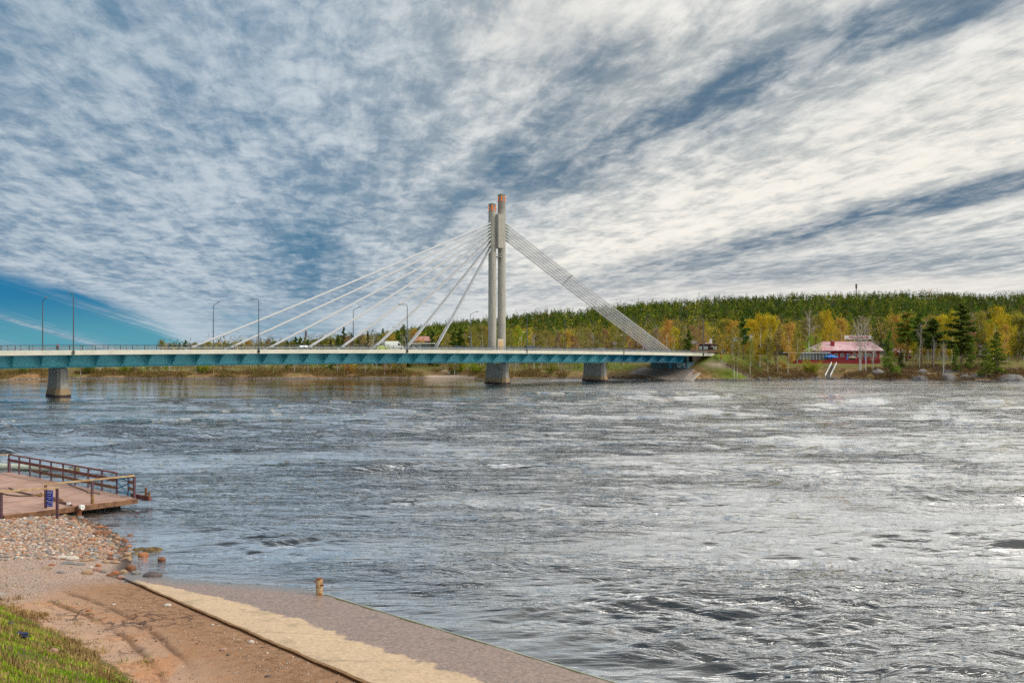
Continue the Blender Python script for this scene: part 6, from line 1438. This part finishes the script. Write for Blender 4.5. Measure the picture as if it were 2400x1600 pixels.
# ================================================================== GRASS
def blades(name, n, ef, hgt, cols, seed, label, w=.011, lean=.5, dens=None):
    rs = np.random.RandomState(seed); X = rs.uniform(-32, -3, n); Y = rs.uniform(14, 42, n); e = grass_e(X, Y)
    pyv = HY + (CAMZ - near_h(X, Y)) * F / Y; pxv = CX + F * X / Y
    ok = (e > ef[0]) & (e < ef[1]) & (pyv < 1720) & (pxv > -160) & (pxv < 560)
    if dens is not None: ok &= rs.rand(n) < dens(X, Y, e)
    X, Y = X[ok], Y[ok]; n = len(X); Z = near_h(X, Y); an = rs.rand(n) * 6.283; ln = rs.rand(n) * lean; h = rs.uniform(*hgt, n) * (.5 + 1.1 * fbm(X * 1.6, Y * 1.6, 3, seed + 2))
    dx_, dy_ = np.cos(an), np.sin(an); la = rs.rand(n) * 6.283
    b0 = np.stack([X - dy_ * w, Y + dx_ * w, Z - .01], 1); b1 = np.stack([X + dy_ * w, Y - dx_ * w, Z - .01], 1)
    m1 = np.stack([X + np.cos(la) * ln * h * .4, Y + np.sin(la) * ln * h * .4, Z + h * .6], 1); tp = np.stack([X + np.cos(la) * ln * h * 1.1, Y + np.sin(la) * ln * h * 1.1, Z + h * (1 - ln * .35)], 1)
    q_ = np.stack([-dy_ * w * .7, dx_ * w * .7, 0 * X], 1)
    v = np.stack([b0, b1, m1 - q_, m1 + q_, tp - q_ * .25, tp + q_ * .25], 1).reshape(-1, 3)
    i6 = np.arange(n)[:, None] * 6; f = np.concatenate([i6 + np.array([0, 1, 2, 3]), i6 + np.array([3, 2, 4, 5])])
    pn = fbm(X * .7, Y * .7, 3, seed + 9)[:, None]; C0, C1, C2 = [np.array(q) for q in cols]; r_ = rs.rand(n)[:, None]
    C = np.where(r_ < .25 + (pn - .5), C2, C0 * (1 - r_) + C1 * r_) * rs.uniform(.75, 1.25, n)[:, None]
    me = np_mesh(name, v, f, leafF); add_attr(me, 'tint', np.repeat(C, 6, 0), 'FLOAT_COLOR'); tag(link(name, me), label, 'grass', kind='stuff')
blades('green_grass', 300000, (.35, 9), (.04, .12), ((.14, .31, .008), (.34, .48, .03), (.50, .36, .13)), 51, 'fresh green grass covering the slope in the bottom left corner', dens=lambda X, Y, e: np.clip(smst(e + (fbm(X * .9, Y * .9, 3, 44) - .5) * 3.0, .3, 1.2), 0, 1) * (.35 + .65 * (fbm(X * .8 + 5, Y * .8, 3, 45) > .44)))
blades('dry_grass', 260000, (-1.3, 6), (.07, .22), ((.34, .21, .085), (.46, .33, .15), (.20, .10, .05)), 52, 'dry straw-coloured grass along the edge of the turf', lean=1.1, dens=lambda X, Y, e: np.clip(smst(e + (fbm(X * .9, Y * .9, 3, 44) - .5) * 5.0, -.5, .5) * (.35 + .65 * smst(e, 2.4, .8)), 0, 1) * (fbm(X * 1.2, Y * 1.2, 3, 46) > .47))

blades('grass_tufts', 60000, (-2.6, .6), (.05, .16), ((.16, .24, .02), (.36, .34, .06), (.40, .27, .10)), 57, 'scattered tufts of grass on the sand beside the turf', lean=.9, dens=lambda X, Y, e: (fbm(X * 1.7, Y * 1.7, 2, 66) > .66) * np.clip((e + 2.6) / 2.2, .15, 1))
pebbles('dark_grit', 5000, (-30, -3), (24, 44), lambda X, Y, rs: (near_s(X, Y) > .5) & (grass_e(X, Y) < .2) & (fbm(X * .9, Y * .9, 3, 18) > .5) & (((ri[0] * (Y - RI[0].y) - ri[1] * (X - RI[0].x)) / riL) < -.1), (.012, .045), [(.10, .06, .04), (.16, .09, .06), (.30, .18, .11), (.50, .38, .28)], 34, 'dark grit and clods scattered over the sand')
